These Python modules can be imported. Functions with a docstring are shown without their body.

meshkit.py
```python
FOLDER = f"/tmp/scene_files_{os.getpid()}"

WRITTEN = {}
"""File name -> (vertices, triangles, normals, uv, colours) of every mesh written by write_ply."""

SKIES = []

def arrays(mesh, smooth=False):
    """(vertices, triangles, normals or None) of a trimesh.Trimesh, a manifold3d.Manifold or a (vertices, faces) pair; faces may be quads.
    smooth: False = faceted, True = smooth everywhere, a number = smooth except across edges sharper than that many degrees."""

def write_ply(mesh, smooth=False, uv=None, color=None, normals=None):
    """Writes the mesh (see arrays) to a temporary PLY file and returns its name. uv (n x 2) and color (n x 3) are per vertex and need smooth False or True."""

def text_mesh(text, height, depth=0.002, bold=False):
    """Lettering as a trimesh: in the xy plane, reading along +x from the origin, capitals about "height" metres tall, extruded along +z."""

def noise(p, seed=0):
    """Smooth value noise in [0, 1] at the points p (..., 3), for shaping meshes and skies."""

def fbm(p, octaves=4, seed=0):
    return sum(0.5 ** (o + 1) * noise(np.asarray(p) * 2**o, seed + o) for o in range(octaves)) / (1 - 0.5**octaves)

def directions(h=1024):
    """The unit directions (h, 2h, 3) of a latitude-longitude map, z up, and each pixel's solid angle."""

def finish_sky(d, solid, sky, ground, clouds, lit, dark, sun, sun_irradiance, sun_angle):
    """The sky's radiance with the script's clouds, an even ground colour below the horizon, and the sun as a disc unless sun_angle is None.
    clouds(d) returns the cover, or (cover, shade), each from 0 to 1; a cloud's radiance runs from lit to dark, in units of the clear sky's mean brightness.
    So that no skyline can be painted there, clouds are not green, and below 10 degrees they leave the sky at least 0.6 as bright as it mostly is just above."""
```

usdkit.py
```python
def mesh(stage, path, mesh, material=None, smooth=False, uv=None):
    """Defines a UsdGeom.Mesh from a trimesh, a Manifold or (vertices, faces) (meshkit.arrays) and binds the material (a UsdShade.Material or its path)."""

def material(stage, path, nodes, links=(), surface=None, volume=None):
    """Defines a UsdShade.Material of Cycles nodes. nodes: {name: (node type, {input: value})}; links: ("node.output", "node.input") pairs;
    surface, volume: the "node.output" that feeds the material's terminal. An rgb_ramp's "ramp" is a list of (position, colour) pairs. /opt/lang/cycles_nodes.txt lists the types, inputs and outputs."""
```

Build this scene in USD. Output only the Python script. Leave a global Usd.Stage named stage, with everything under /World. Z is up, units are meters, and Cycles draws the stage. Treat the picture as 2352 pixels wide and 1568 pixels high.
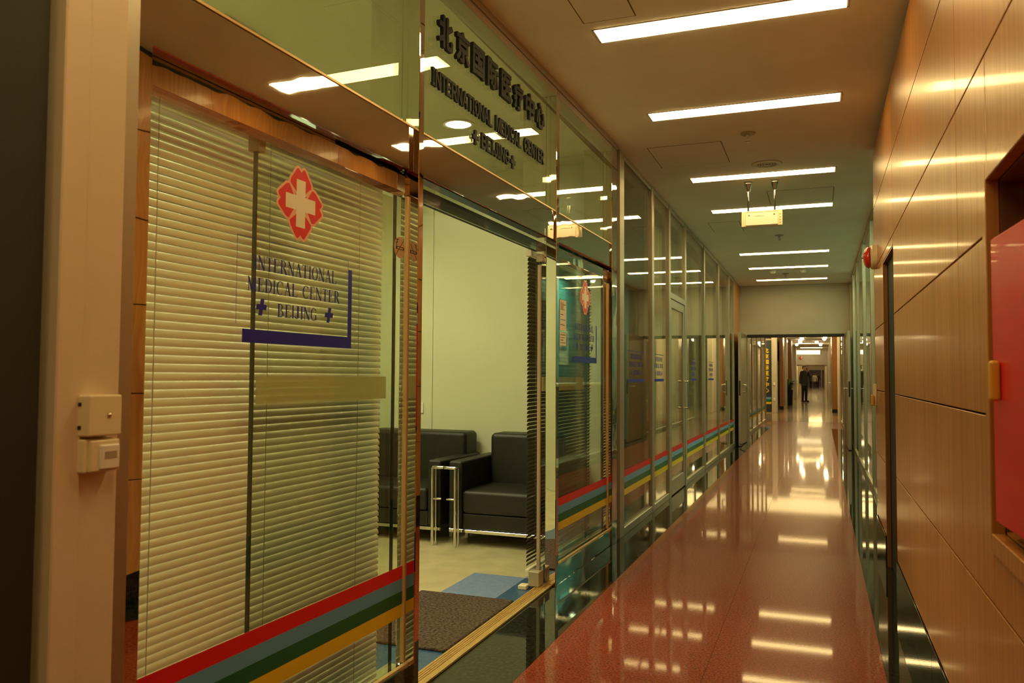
import math, random
import numpy as np, trimesh, usdkit, meshkit
import manifold3d as m3
from shapely.geometry import Polygon, box as sbox, LineString, Point
from shapely.ops import unary_union
from shapely import affinity
from pxr import Usd, UsdGeom, UsdShade, Gf, Sdf

stage = Usd.Stage.CreateInMemory()
UsdGeom.SetStageUpAxis(stage, UsdGeom.Tokens.z)
UsdGeom.SetStageMetersPerUnit(stage, 1.0)
UsdGeom.Xform.Define(stage, '/World')
UsdGeom.Scope.Define(stage, '/World/Looks')
RNG = random.Random(7)

# ------------------------------------------------------------------ camera
F_PX, YAW, PITCH, ROLL = 1851.0, 0.3649, 0.0426, 0.0055
EYE = np.array([1.413, 0.0, 1.2])
_fw = np.array([-math.sin(YAW) * math.cos(PITCH), math.cos(YAW) * math.cos(PITCH), math.sin(PITCH)])
_r0 = np.array([math.cos(YAW), math.sin(YAW), 0.0])
_u0 = np.cross(_r0, _fw)
_r = _r0 * math.cos(ROLL) + _u0 * math.sin(ROLL)
_u = -_r0 * math.sin(ROLL) + _u0 * math.cos(ROLL)
cam = UsdGeom.Camera.Define(stage, '/World/camera')
cam.AddTransformOp().Set(Gf.Matrix4d(*_r, 0, *_u, 0, *(-_fw), 0, *EYE, 1))
cam.CreateFocalLengthAttr(18.0)
cam.CreateHorizontalApertureAttr(18.0 * 2352 / F_PX)
cam.CreateFStopAttr(3.5)
cam.CreateFocusDistanceAttr(4.6)
cam.CreateClippingRangeAttr(Gf.Vec2f(0.05, 400.0))
cam.CreateExposureAttr(0.82)

# lamp colours and strengths: fluorescent strips of the corridor, fixtures of the clinic room, spots
STRIP_COL, STRIP_W = (1.0, 0.72, 0.28), 11.5
ROOM_COL, ROOM_W = (1.0, 0.91, 0.50), 20.0
SPOT_COL, SPOT_W = (1.0, 0.74, 0.36), 26.0
FAR_W = 2.8

# ------------------------------------------------------------------ materials
MATS = {}
def mat(name, nodes, links=(), surface='p.BSDF'):
    MATS[name] = usdkit.material(stage, '/World/Looks/' + name, nodes, links, surface=surface)
    return MATS[name]
def pbr(name, col, rough=0.5, metal=0.0, **kw):
    return mat(name, {'p': ('principled_bsdf', dict(base_color=col, roughness=rough, metallic=metal, **kw))})
def noisy(name, a, b, scale, rough=0.5, detail=4, stretch=(1, 1, 1), bump=0.0, bscale=None, metal=0.0, ramp=(0.35, 0.65), bdist=0.002, **kw):
    n = {'g': ('geometry', {}), 'mp': ('mapping', {'scale': stretch}), 'n': ('noise_texture', {'scale': scale, 'detail': detail}),
         'r': ('rgb_ramp', {'ramp': [(ramp[0], a), (ramp[1], b)]}),
         'p': ('principled_bsdf', dict(roughness=rough, metallic=metal, **kw))}
    l = [('g.position', 'mp.vector'), ('mp.vector', 'n.vector'), ('n.fac', 'r.fac'), ('r.color', 'p.base_color')]
    if bump:
        n['n2'] = ('noise_texture', {'scale': bscale or scale, 'detail': 2})
        n['bp'] = ('bump', {'strength': bump, 'distance': bdist})
        l += [('mp.vector', 'n2.vector'), ('n2.fac', 'bp.height'), ('bp.normal', 'p.normal')]
    return mat(name, n, l)
def emit(name, col, w):
    return mat(name, {'e': ('emission', {'color': col, 'strength': w})}, surface='e.emission')
def glass(name, tint, gain=1.0):
    # clear pane: transparent, with a mirror reflection that grows towards grazing angles (Schlick)
    return mat(name, {'w': ('layer_weight', {'blend': 0.5}), 'pw': ('math', {'math_type': 'power', 'value2': 5.0}),
                      'ma': ('math', {'math_type': 'multiply_add', 'value2': 0.95 * gain, 'value3': 0.04, 'use_clamp': True}),
                      't': ('transparent_bsdf', {'color': tint}), 'gl': ('glossy_bsdf', {'color': (1, 1, 1), 'roughness': 0.0}),
                      'm': ('mix_closure', {})},
               [('w.facing', 'pw.value1'), ('pw.value', 'ma.value1'), ('ma.value', 'm.fac'), ('t.BSDF', 'm.closure1'), ('gl.BSDF', 'm.closure2')],
               surface='m.closure')

noisy('ceiling_paint', (0.80, 0.77, 0.69), (0.84, 0.81, 0.73), 3, rough=0.75)
noisy('plaster', (0.70, 0.66, 0.58), (0.74, 0.70, 0.62), 4, rough=0.8)
noisy('plaster_beige', (0.43, 0.40, 0.34), (0.46, 0.43, 0.36), 4, rough=0.8)
noisy('clinic_wall', (0.60, 0.63, 0.44), (0.62, 0.65, 0.46), 1.2, rough=0.22)
pbr('clinic_ceiling', (0.62, 0.66, 0.48), 0.7)
noisy('wood', (0.42, 0.160, 0.042), (0.57, 0.245, 0.074), 1.0, rough=0.33, detail=5, stretch=(45, 45, 0.4), bump=0.14, bscale=0.6, bdist=0.003, ior=1.30, coat_weight=0.22, coat_roughness=0.09, coat_ior=1.35)
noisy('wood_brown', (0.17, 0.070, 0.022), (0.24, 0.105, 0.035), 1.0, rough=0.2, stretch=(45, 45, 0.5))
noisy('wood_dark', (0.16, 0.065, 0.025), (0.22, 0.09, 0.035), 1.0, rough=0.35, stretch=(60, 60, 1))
pbr('joint_dark', (0.05, 0.025, 0.012), 0.7)
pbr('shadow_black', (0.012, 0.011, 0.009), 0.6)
# speckled polished granites
def granite(name, c1, c2, c3, scale, rough, spec=0.5, coat=0.6, base_rough=0.28):
    mat(name, {'g': ('geometry', {}), 'v': ('voronoi_texture', {'scale': scale}), 'n': ('noise_texture', {'scale': scale * 0.9, 'detail': 3}),
               'r': ('rgb_ramp', {'ramp': [(0.30, c1), (0.47, c2), (0.62, c3)]}),
               'n2': ('noise_texture', {'scale': 90.0, 'detail': 1}), 'bp': ('bump', {'strength': 0.03, 'distance': 0.0005}),
               'p': ('principled_bsdf', {'roughness': base_rough, 'specular_ior_level': spec, 'coat_weight': coat, 'coat_roughness': rough})},
        [('g.position', 'v.vector'), ('g.position', 'n.vector'), ('n.fac', 'r.fac'), ('r.color', 'p.base_color'),
         ('g.position', 'n2.vector'), ('n2.fac', 'bp.height'), ('bp.normal', 'p.normal'), ('bp.normal', 'p.coat_normal')])
granite('red_granite', (0.055, 0.012, 0.007), (0.215, 0.034, 0.014), (0.29, 0.060, 0.028), 120.0, 0.045, 0.04, 0.42)
granite('black_granite', (0.005, 0.006, 0.004), (0.011, 0.012, 0.008), (0.024, 0.025, 0.017), 60.0, 0.03, 0.30, 0.0, 0.03)
granite('beige_granite', (0.17, 0.11, 0.06), (0.26, 0.17, 0.10), (0.32, 0.22, 0.14), 90.0, 0.05, 0.12, 0.8)
# polished stainless sheet, very slightly wavy
def mirror(name, col, rough, wave, scale=6.0):
    mat(name, {'g': ('geometry', {}), 'n': ('noise_texture', {'scale': scale, 'detail': 1}), 'bp': ('bump', {'strength': wave, 'distance': 0.004}),
               'p': ('principled_bsdf', {'base_color': col, 'metallic': 1.0, 'roughness': rough})},
        [('g.position', 'n.vector'), ('n.fac', 'bp.height'), ('bp.normal', 'p.normal')])
mirror('mirror_steel', (0.72, 0.70, 0.64), 0.02, 0.25)
mirror('chrome', (0.75, 0.73, 0.68), 0.08, 0.0)
pbr('brushed_aluminium', (0.50, 0.46, 0.38), 0.38, 0.85)
pbr('frame_aluminium', (0.42, 0.37, 0.29), 0.42, 0.55)
pbr('frame_side', (0.10, 0.085, 0.06), 0.5, 0.3)
pbr('cream_aluminium', (0.74, 0.62, 0.46), 0.45, 0.1)
pbr('gold_trim', (0.78, 0.56, 0.28), 0.35, 0.3)
noisy('brass', (0.50, 0.32, 0.10), (0.62, 0.42, 0.15), 2.0, rough=0.42, metal=0.5, stretch=(80, 2, 1))
glass('pane_clear', (0.95, 0.975, 0.93))
glass('pane_green', (0.96, 0.98, 0.925))
glass('pane_teal', (0.85, 0.93, 0.88))
mat('frosted_film', {'t': ('transparent_bsdf', {'color': (0.8, 0.85, 0.65)}), 'd': ('translucent_bsdf', {'color': (0.75, 0.70, 0.48)}),
                     'd2': ('diffuse_bsdf', {'color': (0.78, 0.68, 0.42)}), 'a': ('mix_closure', {'fac': 0.5}), 'm': ('mix_closure', {'fac': 0.6})},
    [('d.BSDF', 'a.closure1'), ('d2.BSDF', 'a.closure2'), ('t.BSDF', 'm.closure1'), ('a.closure', 'm.closure2')], surface='m.closure')
pbr('glass_edge', (0.02, 0.05, 0.03), 0.2)
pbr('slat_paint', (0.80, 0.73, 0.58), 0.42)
pbr('slat_shaded', (0.15, 0.125, 0.07), 0.42)  # dark copy of the cream slat paint, shade put into the colour
pbr('cord', (0.45, 0.42, 0.30), 0.7)
pbr('decal_red', (0.72, 0.014, 0.016), 0.4)
pbr('decal_teal', (0.12, 0.36, 0.62), 0.4)
pbr('decal_green', (0.004, 0.13, 0.05), 0.4)
pbr('decal_yellow', (0.78, 0.55, 0.02), 0.4)
pbr('decal_blue', (0.007, 0.010, 0.36), 0.4)
pbr('decal_cream', (0.85, 0.80, 0.62), 0.5)
pbr('decal_pink', (0.85, 0.45, 0.30), 0.5)
pbr('letter_black', (0.012, 0.014, 0.012), 0.6, specular_ior_level=0.25)
pbr('sticker_tan', (0.55, 0.36, 0.22), 0.5)
pbr('sticker_ink', (0.03, 0.02, 0.015), 0.6)
pbr('paper', (0.82, 0.78, 0.66), 0.7)
pbr('paper_blue', (0.10, 0.22, 0.35), 0.7)
pbr('plastic_cream', (0.80, 0.70, 0.48), 0.35)
pbr('plastic_grey', (0.40, 0.34, 0.24), 0.4)
pbr('plastic_white', (0.80, 0.78, 0.70), 0.35)
pbr('dark_panel', (0.022, 0.026, 0.018), 0.6)
pbr('hatch_line', (0.16, 0.12, 0.07), 0.8)
pbr('rubber', (0.02, 0.02, 0.02), 0.7)
noisy('leather', (0.009, 0.008, 0.0065), (0.014, 0.012, 0.009), 30, rough=0.48, bump=0.15, bscale=220, bdist=0.001)
noisy('carpet', (0.012, 0.007, 0.005), (0.13, 0.085, 0.058), 75, rough=0.95, bump=0.6, bscale=300, bdist=0.004)
noisy('lino_cream', (0.50, 0.44, 0.26), (0.60, 0.53, 0.33), 7, rough=0.25)
noisy('lino_blue', (0.17, 0.25, 0.46), (0.21, 0.30, 0.52), 30, rough=0.3)
noisy('lino_navy', (0.025, 0.085, 0.20), (0.24, 0.34, 0.40), 110, rough=0.3, ramp=(0.60, 0.74))
noisy('curtain', (0.58, 0.50, 0.34), (0.66, 0.58, 0.40), 40, rough=0.9, stretch=(1, 1, 0.1))
noisy('teal_wall', (0.045, 0.20, 0.24), (0.06, 0.25, 0.28), 2, rough=0.5)
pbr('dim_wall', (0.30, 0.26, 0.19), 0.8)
pbr('fire_red', (0.78, 0.010, 0.030), 0.3, coat_weight=0.15)
pbr('fire_red_dark', (0.36, 0.015, 0.008), 0.4)
pbr('bell_red', (0.70, 0.035, 0.018), 0.2, coat_weight=0.6)
pbr('yellow_paint', (0.72, 0.38, 0.04), 0.4)
pbr('navy_board', (0.022, 0.035, 0.060), 0.5)
pbr('leaf_green', (0.05, 0.13, 0.025), 0.5)
pbr('skin', (0.50, 0.27, 0.17), 0.5)
pbr('hair', (0.015, 0.011, 0.009), 0.5)
pbr('cloth_dark', (0.022, 0.024, 0.020), 0.8)
pbr('cloth_black', (0.010, 0.011, 0.012), 0.8)
pbr('cloth_white', (0.70, 0.66, 0.55), 0.8)
pbr('cloth_olive', (0.05, 0.055, 0.03), 0.8)
pbr('cloth_green', (0.03, 0.09, 0.04), 0.8)
pbr('purple_board', (0.26, 0.19, 0.36), 0.6)
emit('strip_glow', STRIP_COL, STRIP_W)
emit('added_office_glow', (0.88, 1.0, 0.55), 90.0)  # greenish glow of the lamps added in the right office
emit('distant_glow', STRIP_COL, 26.0)
emit('room_glow', ROOM_COL, ROOM_W)
emit('spot_glow', SPOT_COL, SPOT_W)
emit('far_glow', STRIP_COL, FAR_W)
emit('trough_glow', (1.0, 0.78, 0.38), 2.0)
emit('downlight_glow', (1.0, 0.93, 0.55), 14.0)

# ------------------------------------------------------------------ scene helpers
NAMES, LOC = {}, {}
def fresh(parent, name):
    k = (parent, name)
    n = NAMES.get(k, 0)
    NAMES[k] = n + 1
    return f'{parent}/{name}' + (f'_{n:03d}' if n else '')
def tag(prim, label=None, cat=None, group=None, kind=None):
    for k, v in (('label', label), ('category', cat), ('group', group), ('kind', kind)):
        if v:
            prim.SetCustomDataByKey(k, v)
def thing(name, label, cat, loc=(0, 0, 0), group=None, kind=None):
    p = fresh('/World', name)
    x = UsdGeom.Xform.Define(stage, p)
    x.AddTranslateOp().Set(Gf.Vec3d(*map(float, loc)))
    LOC[p] = np.array(loc, float)
    tag(x.GetPrim(), label, cat, group, kind)
    return p
def part(parent, name, mesh, m, smooth=False, label=None, kind=None):
    """A mesh given in world coordinates, as a part of the thing (or of one of its parts)."""
    p = fresh(parent, name)
    root = '/'.join(p.split('/')[:3])
    mesh = mesh.copy()
    mesh.apply_translation(-LOC[root])
    g = usdkit.mesh(stage, p, mesh, MATS[m], smooth=smooth)
    tag(g.GetPrim(), label, kind=kind)
    return p
def single(name, mesh, m, label, cat, group=None, kind=None, smooth=False):
    p = fresh('/World', name)
    g = usdkit.mesh(stage, p, mesh, MATS[m], smooth=smooth)
    tag(g.GetPrim(), label, cat, group, kind)
    return p
def copy_of(src, name, label, loc, group=None, rotz=None):
    p = fresh('/World', name)
    x = UsdGeom.Xform.Define(stage, p)
    x.GetPrim().GetReferences().AddInternalReference(src)
    x.ClearXformOpOrder()
    x.AddTranslateOp().Set(Gf.Vec3d(*map(float, loc)))
    if rotz is not None:
        x.AddRotateZOp().Set(float(rotz))
    x.GetPrim().SetInstanceable(True)
    src_d = stage.GetPrimAtPath(src).GetCustomData()
    tag(x.GetPrim(), label, src_d.get('category'), group or src_d.get('group'))
    return p
def cat(*ms):
    return trimesh.util.concatenate([m for m in ms])
_CORN = np.array([[sx, sy, sz] for sx in (0, 1) for sy in (0, 1) for sz in (0, 1)], float)
_F6 = np.array([[0, 1, 3], [0, 3, 2], [4, 6, 7], [4, 7, 5], [0, 4, 5], [0, 5, 1], [2, 3, 7], [2, 7, 6], [0, 2, 6], [0, 6, 4], [1, 5, 7], [1, 7, 3]])
def bx(x0, x1, y0, y1, z0, z1, b=0.0):
    lo, hi = np.array([x0, y0, z0], float), np.array([x1, y1, z1], float)
    if b <= 0:
        return trimesh.Trimesh(lo + _CORN * (hi - lo), _F6.copy(), process=False)
    pts = []
    for c in _CORN:
        p, s = lo + c * (hi - lo), np.where(c > 0, -1, 1) * b
        for k in range(3):
            q = p + s; q[k] = p[k]; pts.append(q)
    return trimesh.convex.convex_hull(np.array(pts))
def rbox(x0, x1, y0, y1, z0, z1, r, seg=16):
    """Box with round edges (hull of eight spheres)."""
    s = m3.Manifold.sphere(r, seg)
    b = m3.Manifold.batch_hull([s.translate((x, y, z)) for x in (x0 + r, x1 - r) for y in (y0 + r, y1 - r) for z in (z0 + r, z1 - r)])
    m = b.to_mesh()
    return trimesh.Trimesh(m.vert_properties[:, :3], m.tri_verts, process=False)
def tube(pts, r, sides=12):
    pts = np.asarray(pts, float)
    out = []
    for a, b in zip(pts[:-1], pts[1:]):
        out.append(trimesh.creation.cylinder(r, segment=[a, b], sections=sides))
    for p in pts[1:-1]:
        s = trimesh.creation.icosphere(2, r); s.apply_translation(p); out.append(s)
    return cat(*out)
def lathe(prof, loc, axis='z', sections=24):
    m = trimesh.creation.revolve(np.asarray(prof, float), sections=sections)
    if axis == 'x':
        m.apply_transform(trimesh.transformations.rotation_matrix(math.pi / 2, [0, 1, 0]))
    elif axis == '-x':
        m.apply_transform(trimesh.transformations.rotation_matrix(-math.pi / 2, [0, 1, 0]))
    m.apply_translation(loc)
    return m
def extr(poly, d):
    gs = [g for g in getattr(poly, 'geoms', [poly]) if g.area > 1e-9]
    return cat(*[trimesh.creation.extrude_polygon(g, d, engine='earcut') for g in gs])
def onx(poly, x, d):
    """Extrude a polygon drawn in (y, z) along +x from x, as it reads when seen from +x looking towards -x with y running to the right."""
    m = extr(poly, d)
    v = m.vertices.copy()
    m2 = trimesh.Trimesh(np.stack([x + v[:, 2], v[:, 0], v[:, 1]], 1), m.faces, process=False)
    return m2
def sk(m):
    """The clinic's shop front stands a trifle askew to the corridor: 1.1 degrees."""
    m = m.copy()
    v = m.vertices.copy()
    v[:, 0] += 0.02 * (v[:, 1] - 3.66)
    return trimesh.Trimesh(v, m.faces, process=False)
CEIL = 2.913
# ------------------------------------------------------------------ floor
fl = thing('floor', 'polished red granite corridor floor in square slabs with black granite borders', 'floor', kind='structure')
part(fl, 'floor_base', bx(-0.6, 2.4, -5, 15.9, -0.06, -0.021), 'joint_dark')
PITCH_T, J = 0.6875, 0.0006
y0 = -1.59
while y0 < 20:
    for xa, xb in ((0.275, 0.9625), (0.9625, 1.65)):
        part(fl, 'granite_tile', bx(xa + J, xb - J, y0 + J, y0 + PITCH_T - J, -0.02, 0.0), 'red_granite')
    y0 += PITCH_T
YT = y0
y0 = -1.59
while y0 < YT - 0.01:
    part(fl, 'border_slab', bx(-0.03, 0.275 - J, y0 + J, y0 + 2 * PITCH_T - J, -0.02, 0.0), 'black_granite')
    part(fl, 'border_slab', bx(1.65 + J, 1.99, y0 + J, y0 + 2 * PITCH_T - J, -0.02, 0.0), 'black_granite')
    y0 += 2 * PITCH_T
part(fl, 'near_paving', bx(-0.03, 1.99, -5, -1.592, -0.02, 0.0), 'red_granite')
part(fl, 'far_paving', bx(-4.0, 3.4, YT + 1.4, 23.4, -0.02, 0.0), 'red_granite')
part(fl, 'far_paving', bx(-4.0, 3.4, 23.402, 114, -0.02, 0.0), 'beige_granite')
part(fl, 'far_paving', bx(-0.03, 1.99, YT + 0.002, YT + 1.398, -0.02, 0.0), 'red_granite')

cl = thing('floor', 'cream lino floor of the clinic waiting room with blue squares by the door', 'floor', kind='structure')
part(cl, 'lino_sheet', bx(-4.3, -0.03, 0.6, 6.02, -0.03, -0.001), 'lino_cream')
for n, xa, xb, ya, yb, m in (('lino_tile', -0.565, -0.235, 4.06, 4.56, 'lino_blue'), ('lino_tile', -0.235, -0.10, 4.06, 4.56, 'lino_navy'),
                             ('lino_tile', -0.235, -0.10, 4.562, 5.06, 'lino_blue'), ('lino_tile', -0.565, -0.10, 2.70, 3.22, 'lino_navy'),
                             ('lino_tile', -0.565, -0.10, 2.2, 2.698, 'lino_blue'), ('lino_tile', -0.235, -0.10, 5.062, 5.56, 'lino_navy')):
    part(cl, n, bx(xa, xb, ya, yb, -0.0012, 0.0012), m)
rf = thing('floor', 'dim grey floor inside the offices along the corridor', 'floor', kind='structure')
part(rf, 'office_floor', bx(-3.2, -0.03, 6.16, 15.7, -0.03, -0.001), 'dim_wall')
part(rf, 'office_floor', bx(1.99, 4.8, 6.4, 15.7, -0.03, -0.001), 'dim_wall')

# ------------------------------------------------------------------ ceiling
ce = thing('ceiling', 'plain painted corridor ceiling with recessed light strips', 'ceiling', kind='structure')
part(ce, 'plasterboard', bx(-0.14, 1.94, -5, 15.7, CEIL, CEIL + 0.08), 'ceiling_paint')
part(ce, 'plasterboard', bx(-4.0, 3.4, 15.9, 114, CEIL, CEIL + 0.08), 'ceiling_paint')
cc = thing('ceiling', 'pale green ceiling of the clinic waiting room seen through the transoms', 'ceiling', kind='structure')
part(cc, 'plasterboard', bx(-4.3, -0.14, 0.6, 6.1, 2.86, 2.94), 'clinic_ceiling')
oc = thing('ceiling', 'grey ceiling inside the glass fronted offices', 'ceiling', kind='structure')
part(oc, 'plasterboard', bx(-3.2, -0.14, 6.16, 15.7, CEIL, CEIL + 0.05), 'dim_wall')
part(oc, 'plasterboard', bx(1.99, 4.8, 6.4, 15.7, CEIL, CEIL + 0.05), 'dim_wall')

# ------------------------------------------------------------------ right wall: veneered panels with open joints
wr = thing('wall_right', 'wood veneer panelled corridor wall with dark open joints', 'wall', kind='structure')
XW = 1.80
ROWS = [0.197, 0.655, 1.11, 1.555, 2.0, 2.46, 2.875]
COLS = [-3.96, -1.74, 0.48, 2.70, 4.92]
NI = (1.25, 2.2, 0.835, 1.675)          # the fire cabinet's niche: y0 y1 z0 z1
def wpanel(ya, yb, za, zb):
    part(wr, 'veneer_panel', bx(XW, XW + 0.018, ya + 0.0025, yb - 0.0025, za + 0.003, zb - 0.003, 0.0012), 'wood')
for za, zb in zip(ROWS[:-1], ROWS[1:]):
    for ya, yb in zip(COLS[:-1], COLS[1:]):
        if ya == 0.48 and 0.6 < za < 1.6:
            wpanel(ya, NI[0] - 0.045, za, zb); wpanel(NI[1] + 0.045, yb, za, zb)
            if za < 0.7: wpanel(NI[0] - 0.045, NI[1] + 0.045, za, NI[2] - 0.045)
            if zb > 1.9: wpanel(NI[0] - 0.045, NI[1] + 0.045, NI[3] + 0.045, zb)
        else:
            wpanel(ya, yb, za, zb)
    if za >= 2.0: wpanel(4.92, 6.55, za, zb)
    else: wpanel(5.70, 6.55, za, zb)
wpanel(4.92, 5.70, 1.945, 2.0)
for q in ((-5, NI[0], 0, 2.88), (NI[1], 4.92, 0, 2.88), (NI[0], NI[1], 0, NI[2]), (NI[0], NI[1], NI[3], 2.88), (4.92, 5.70, 1.945, 2.88), (5.70, 6.55, 0, 2.88)):
    part(wr, 'backing', bx(XW + 0.019, XW + 0.14, *q), 'joint_dark')
part(wr, 'veneer_return', bx(XW, 1.97, 6.551, 6.57, 0, 2.875), 'wood')
part(wr, 'jamb_lining', bx(XW + 0.002, XW + 0.026, 5.692, 5.702, 0, 1.945), 'wood_dark')
part(wr, 'jamb_lining', bx(XW + 0.002, XW + 0.026, 4.92, 5.70, 1.937, 1.947), 'wood_dark')
part(wr, 'shadow_gap', bx(XW + 0.012, XW + 0.14, -5, 6.55, 2.88, CEIL), 'shadow_black')
br = thing('baseboard_right', 'polished black granite skirting under the wood panels', 'baseboard', kind='structure')
for ya, yb in ((-5, -1.0), (-1.0, 0.48), (0.48, 1.96), (1.96, 3.44), (3.44, 4.92), (5.70, 6.55)):
    part(br, 'granite_piece', bx(XW - 0.006, XW + 0.018, ya + 0.001, yb - 0.001, 0, 0.194, 0.001), 'black_granite')
d5 = thing('door_1', 'dark flush door set back in the wood wall opening', 'door', (1.86, 5.3, 0), kind='structure')
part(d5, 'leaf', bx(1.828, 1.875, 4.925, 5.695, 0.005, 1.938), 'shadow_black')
# ------------------------------------------------------------------ walls closing the place behind the camera and at the far end
wb = thing('wall_back', 'plain plaster wall closing the corridor behind', 'wall', kind='structure')
part(wb, 'plaster', bx(-0.2, 2.0, -5.1, -5, 0, CEIL), 'plaster')
wl = thing('wall_left', 'dark clad corridor wall left of the clinic front', 'wall', kind='structure')
part(wl, 'dark_cladding', bx(-0.14, -0.015, -5, 0.6, 0, CEIL), 'dark_panel')
part(wl, 'dark_cladding', bx(-0.06, -0.012, 0.6, 1.145, 0, CEIL, 0.002), 'dark_panel')

# the clinic waiting room's own walls
wc = thing('wall_back', 'pale green panelled wall behind the black sofas', 'wall', kind='structure')
for xa, xb in ((-4.3, -2.802), (-2.798, -1.598), (-1.594, -0.16)):
    part(wc, 'wall_panel', bx(xa, xb, 6.03, 6.06, 0, 2.86), 'clinic_wall')
part(wc, 'partition_core', bx(-4.3, -0.10, 6.061, 6.15, 0, CEIL), 'dim_wall')
wf = thing('wall_left', 'pale green far side wall of the clinic waiting room', 'wall', kind='structure')
part(wf, 'plaster', bx(-4.4, -4.3, 0.5, 6.15, 0, 2.94), 'clinic_wall')
wn = thing('wall_front', 'pale green near wall of the clinic waiting room', 'wall', kind='structure')
part(wn, 'plaster', bx(-4.3, -0.15, 0.5, 0.6, 0, 2.94), 'clinic_wall')
part(wn, 'plaster', bx(-0.15, -0.062, 0.6, 1.15, 0, 2.94), 'clinic_wall')

# ------------------------------------------------------------------ end wall with the double door opening
we = thing('wall_end', 'beige wall across the corridor above the open double doors', 'wall', kind='structure')
part(we, 'lintel', bx(-0.2, 2.2, 15.7, 15.9, 1.995, CEIL), 'plaster_beige')
part(we, 'jamb', bx(-3.3, 0.145, 15.7, 15.9, 0, 1.995), 'plaster_beige')
part(we, 'jamb', bx(1.83, 4.9, 15.7, 15.9, 0, 1.995), 'plaster_beige')
part(we, 'jamb', bx(-3.3, -0.2, 15.7, 15.9, 1.995, CEIL), 'plaster_beige')
part(we, 'jamb', bx(2.2, 4.9, 15.7, 15.9, 1.995, CEIL), 'plaster_beige')
t2 = thing('trim_2', 'dark steel head frame over the open double doors', 'door frame', kind='structure')
part(t2, 'head', bx(0.145, 1.83, 15.67, 15.92, 1.945, 1.995, 0.003), 'shadow_black')
part(t2, 'side', bx(0.145, 0.165, 15.69, 15.91, 0, 1.945), 'brushed_aluminium')
part(t2, 'side', bx(1.81, 1.83, 15.69, 15.91, 0, 1.945), 'brushed_aluminium')
def open_leaf(name, x0, x1, label, hx, sgn):
    d = thing(name, label, 'door', ((x0 + x1) / 2, 14.9, 0), kind='structure')
    lf = part(d, 'leaf', bx(x0, x1, 14.47, 15.66, 0.01, 1.985, 0.003), 'brushed_aluminium')
    part(lf, 'lock_plate', bx((x0 + x1) / 2 - 0.012, (x0 + x1) / 2 + 0.012, 14.462, 14.4705, 0.88, 1.14), 'shadow_black')
    return lf
d6 = open_leaf('door_2', 0.088, 0.138, 'left steel leaf of the double doors, standing open with a D handle', 0.138, 1)
part(d6, 'pull_handle', tube([(0.138, 14.60, 0.93), (0.205, 14.60, 0.945), (0.215, 14.60, 1.0), (0.205, 14.60, 1.06), (0.138, 14.60, 1.075)], 0.011), 'chrome', True)
part(d6, 'door_stop', tube([(0.113, 14.46, 0.05), (0.14, 14.36, 0.045), (0.24, 14.36, 0.09)], 0.008), 'rubber', True)
d7 = open_leaf('door_3', 1.842, 1.892, 'right steel leaf of the double doors, standing open with a lever handle', 1.842, -1)
part(d7, 'lever_handle', tube([(1.842, 14.55, 1.02), (1.79, 14.55, 1.02), (1.79, 14.70, 1.02)], 0.010), 'chrome', True)
part(d7, 'lever_handle', tube([(1.892, 14.55, 1.02), (1.918, 14.55, 1.02), (1.918, 14.65, 1.02)], 0.010), 'chrome', True)

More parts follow.
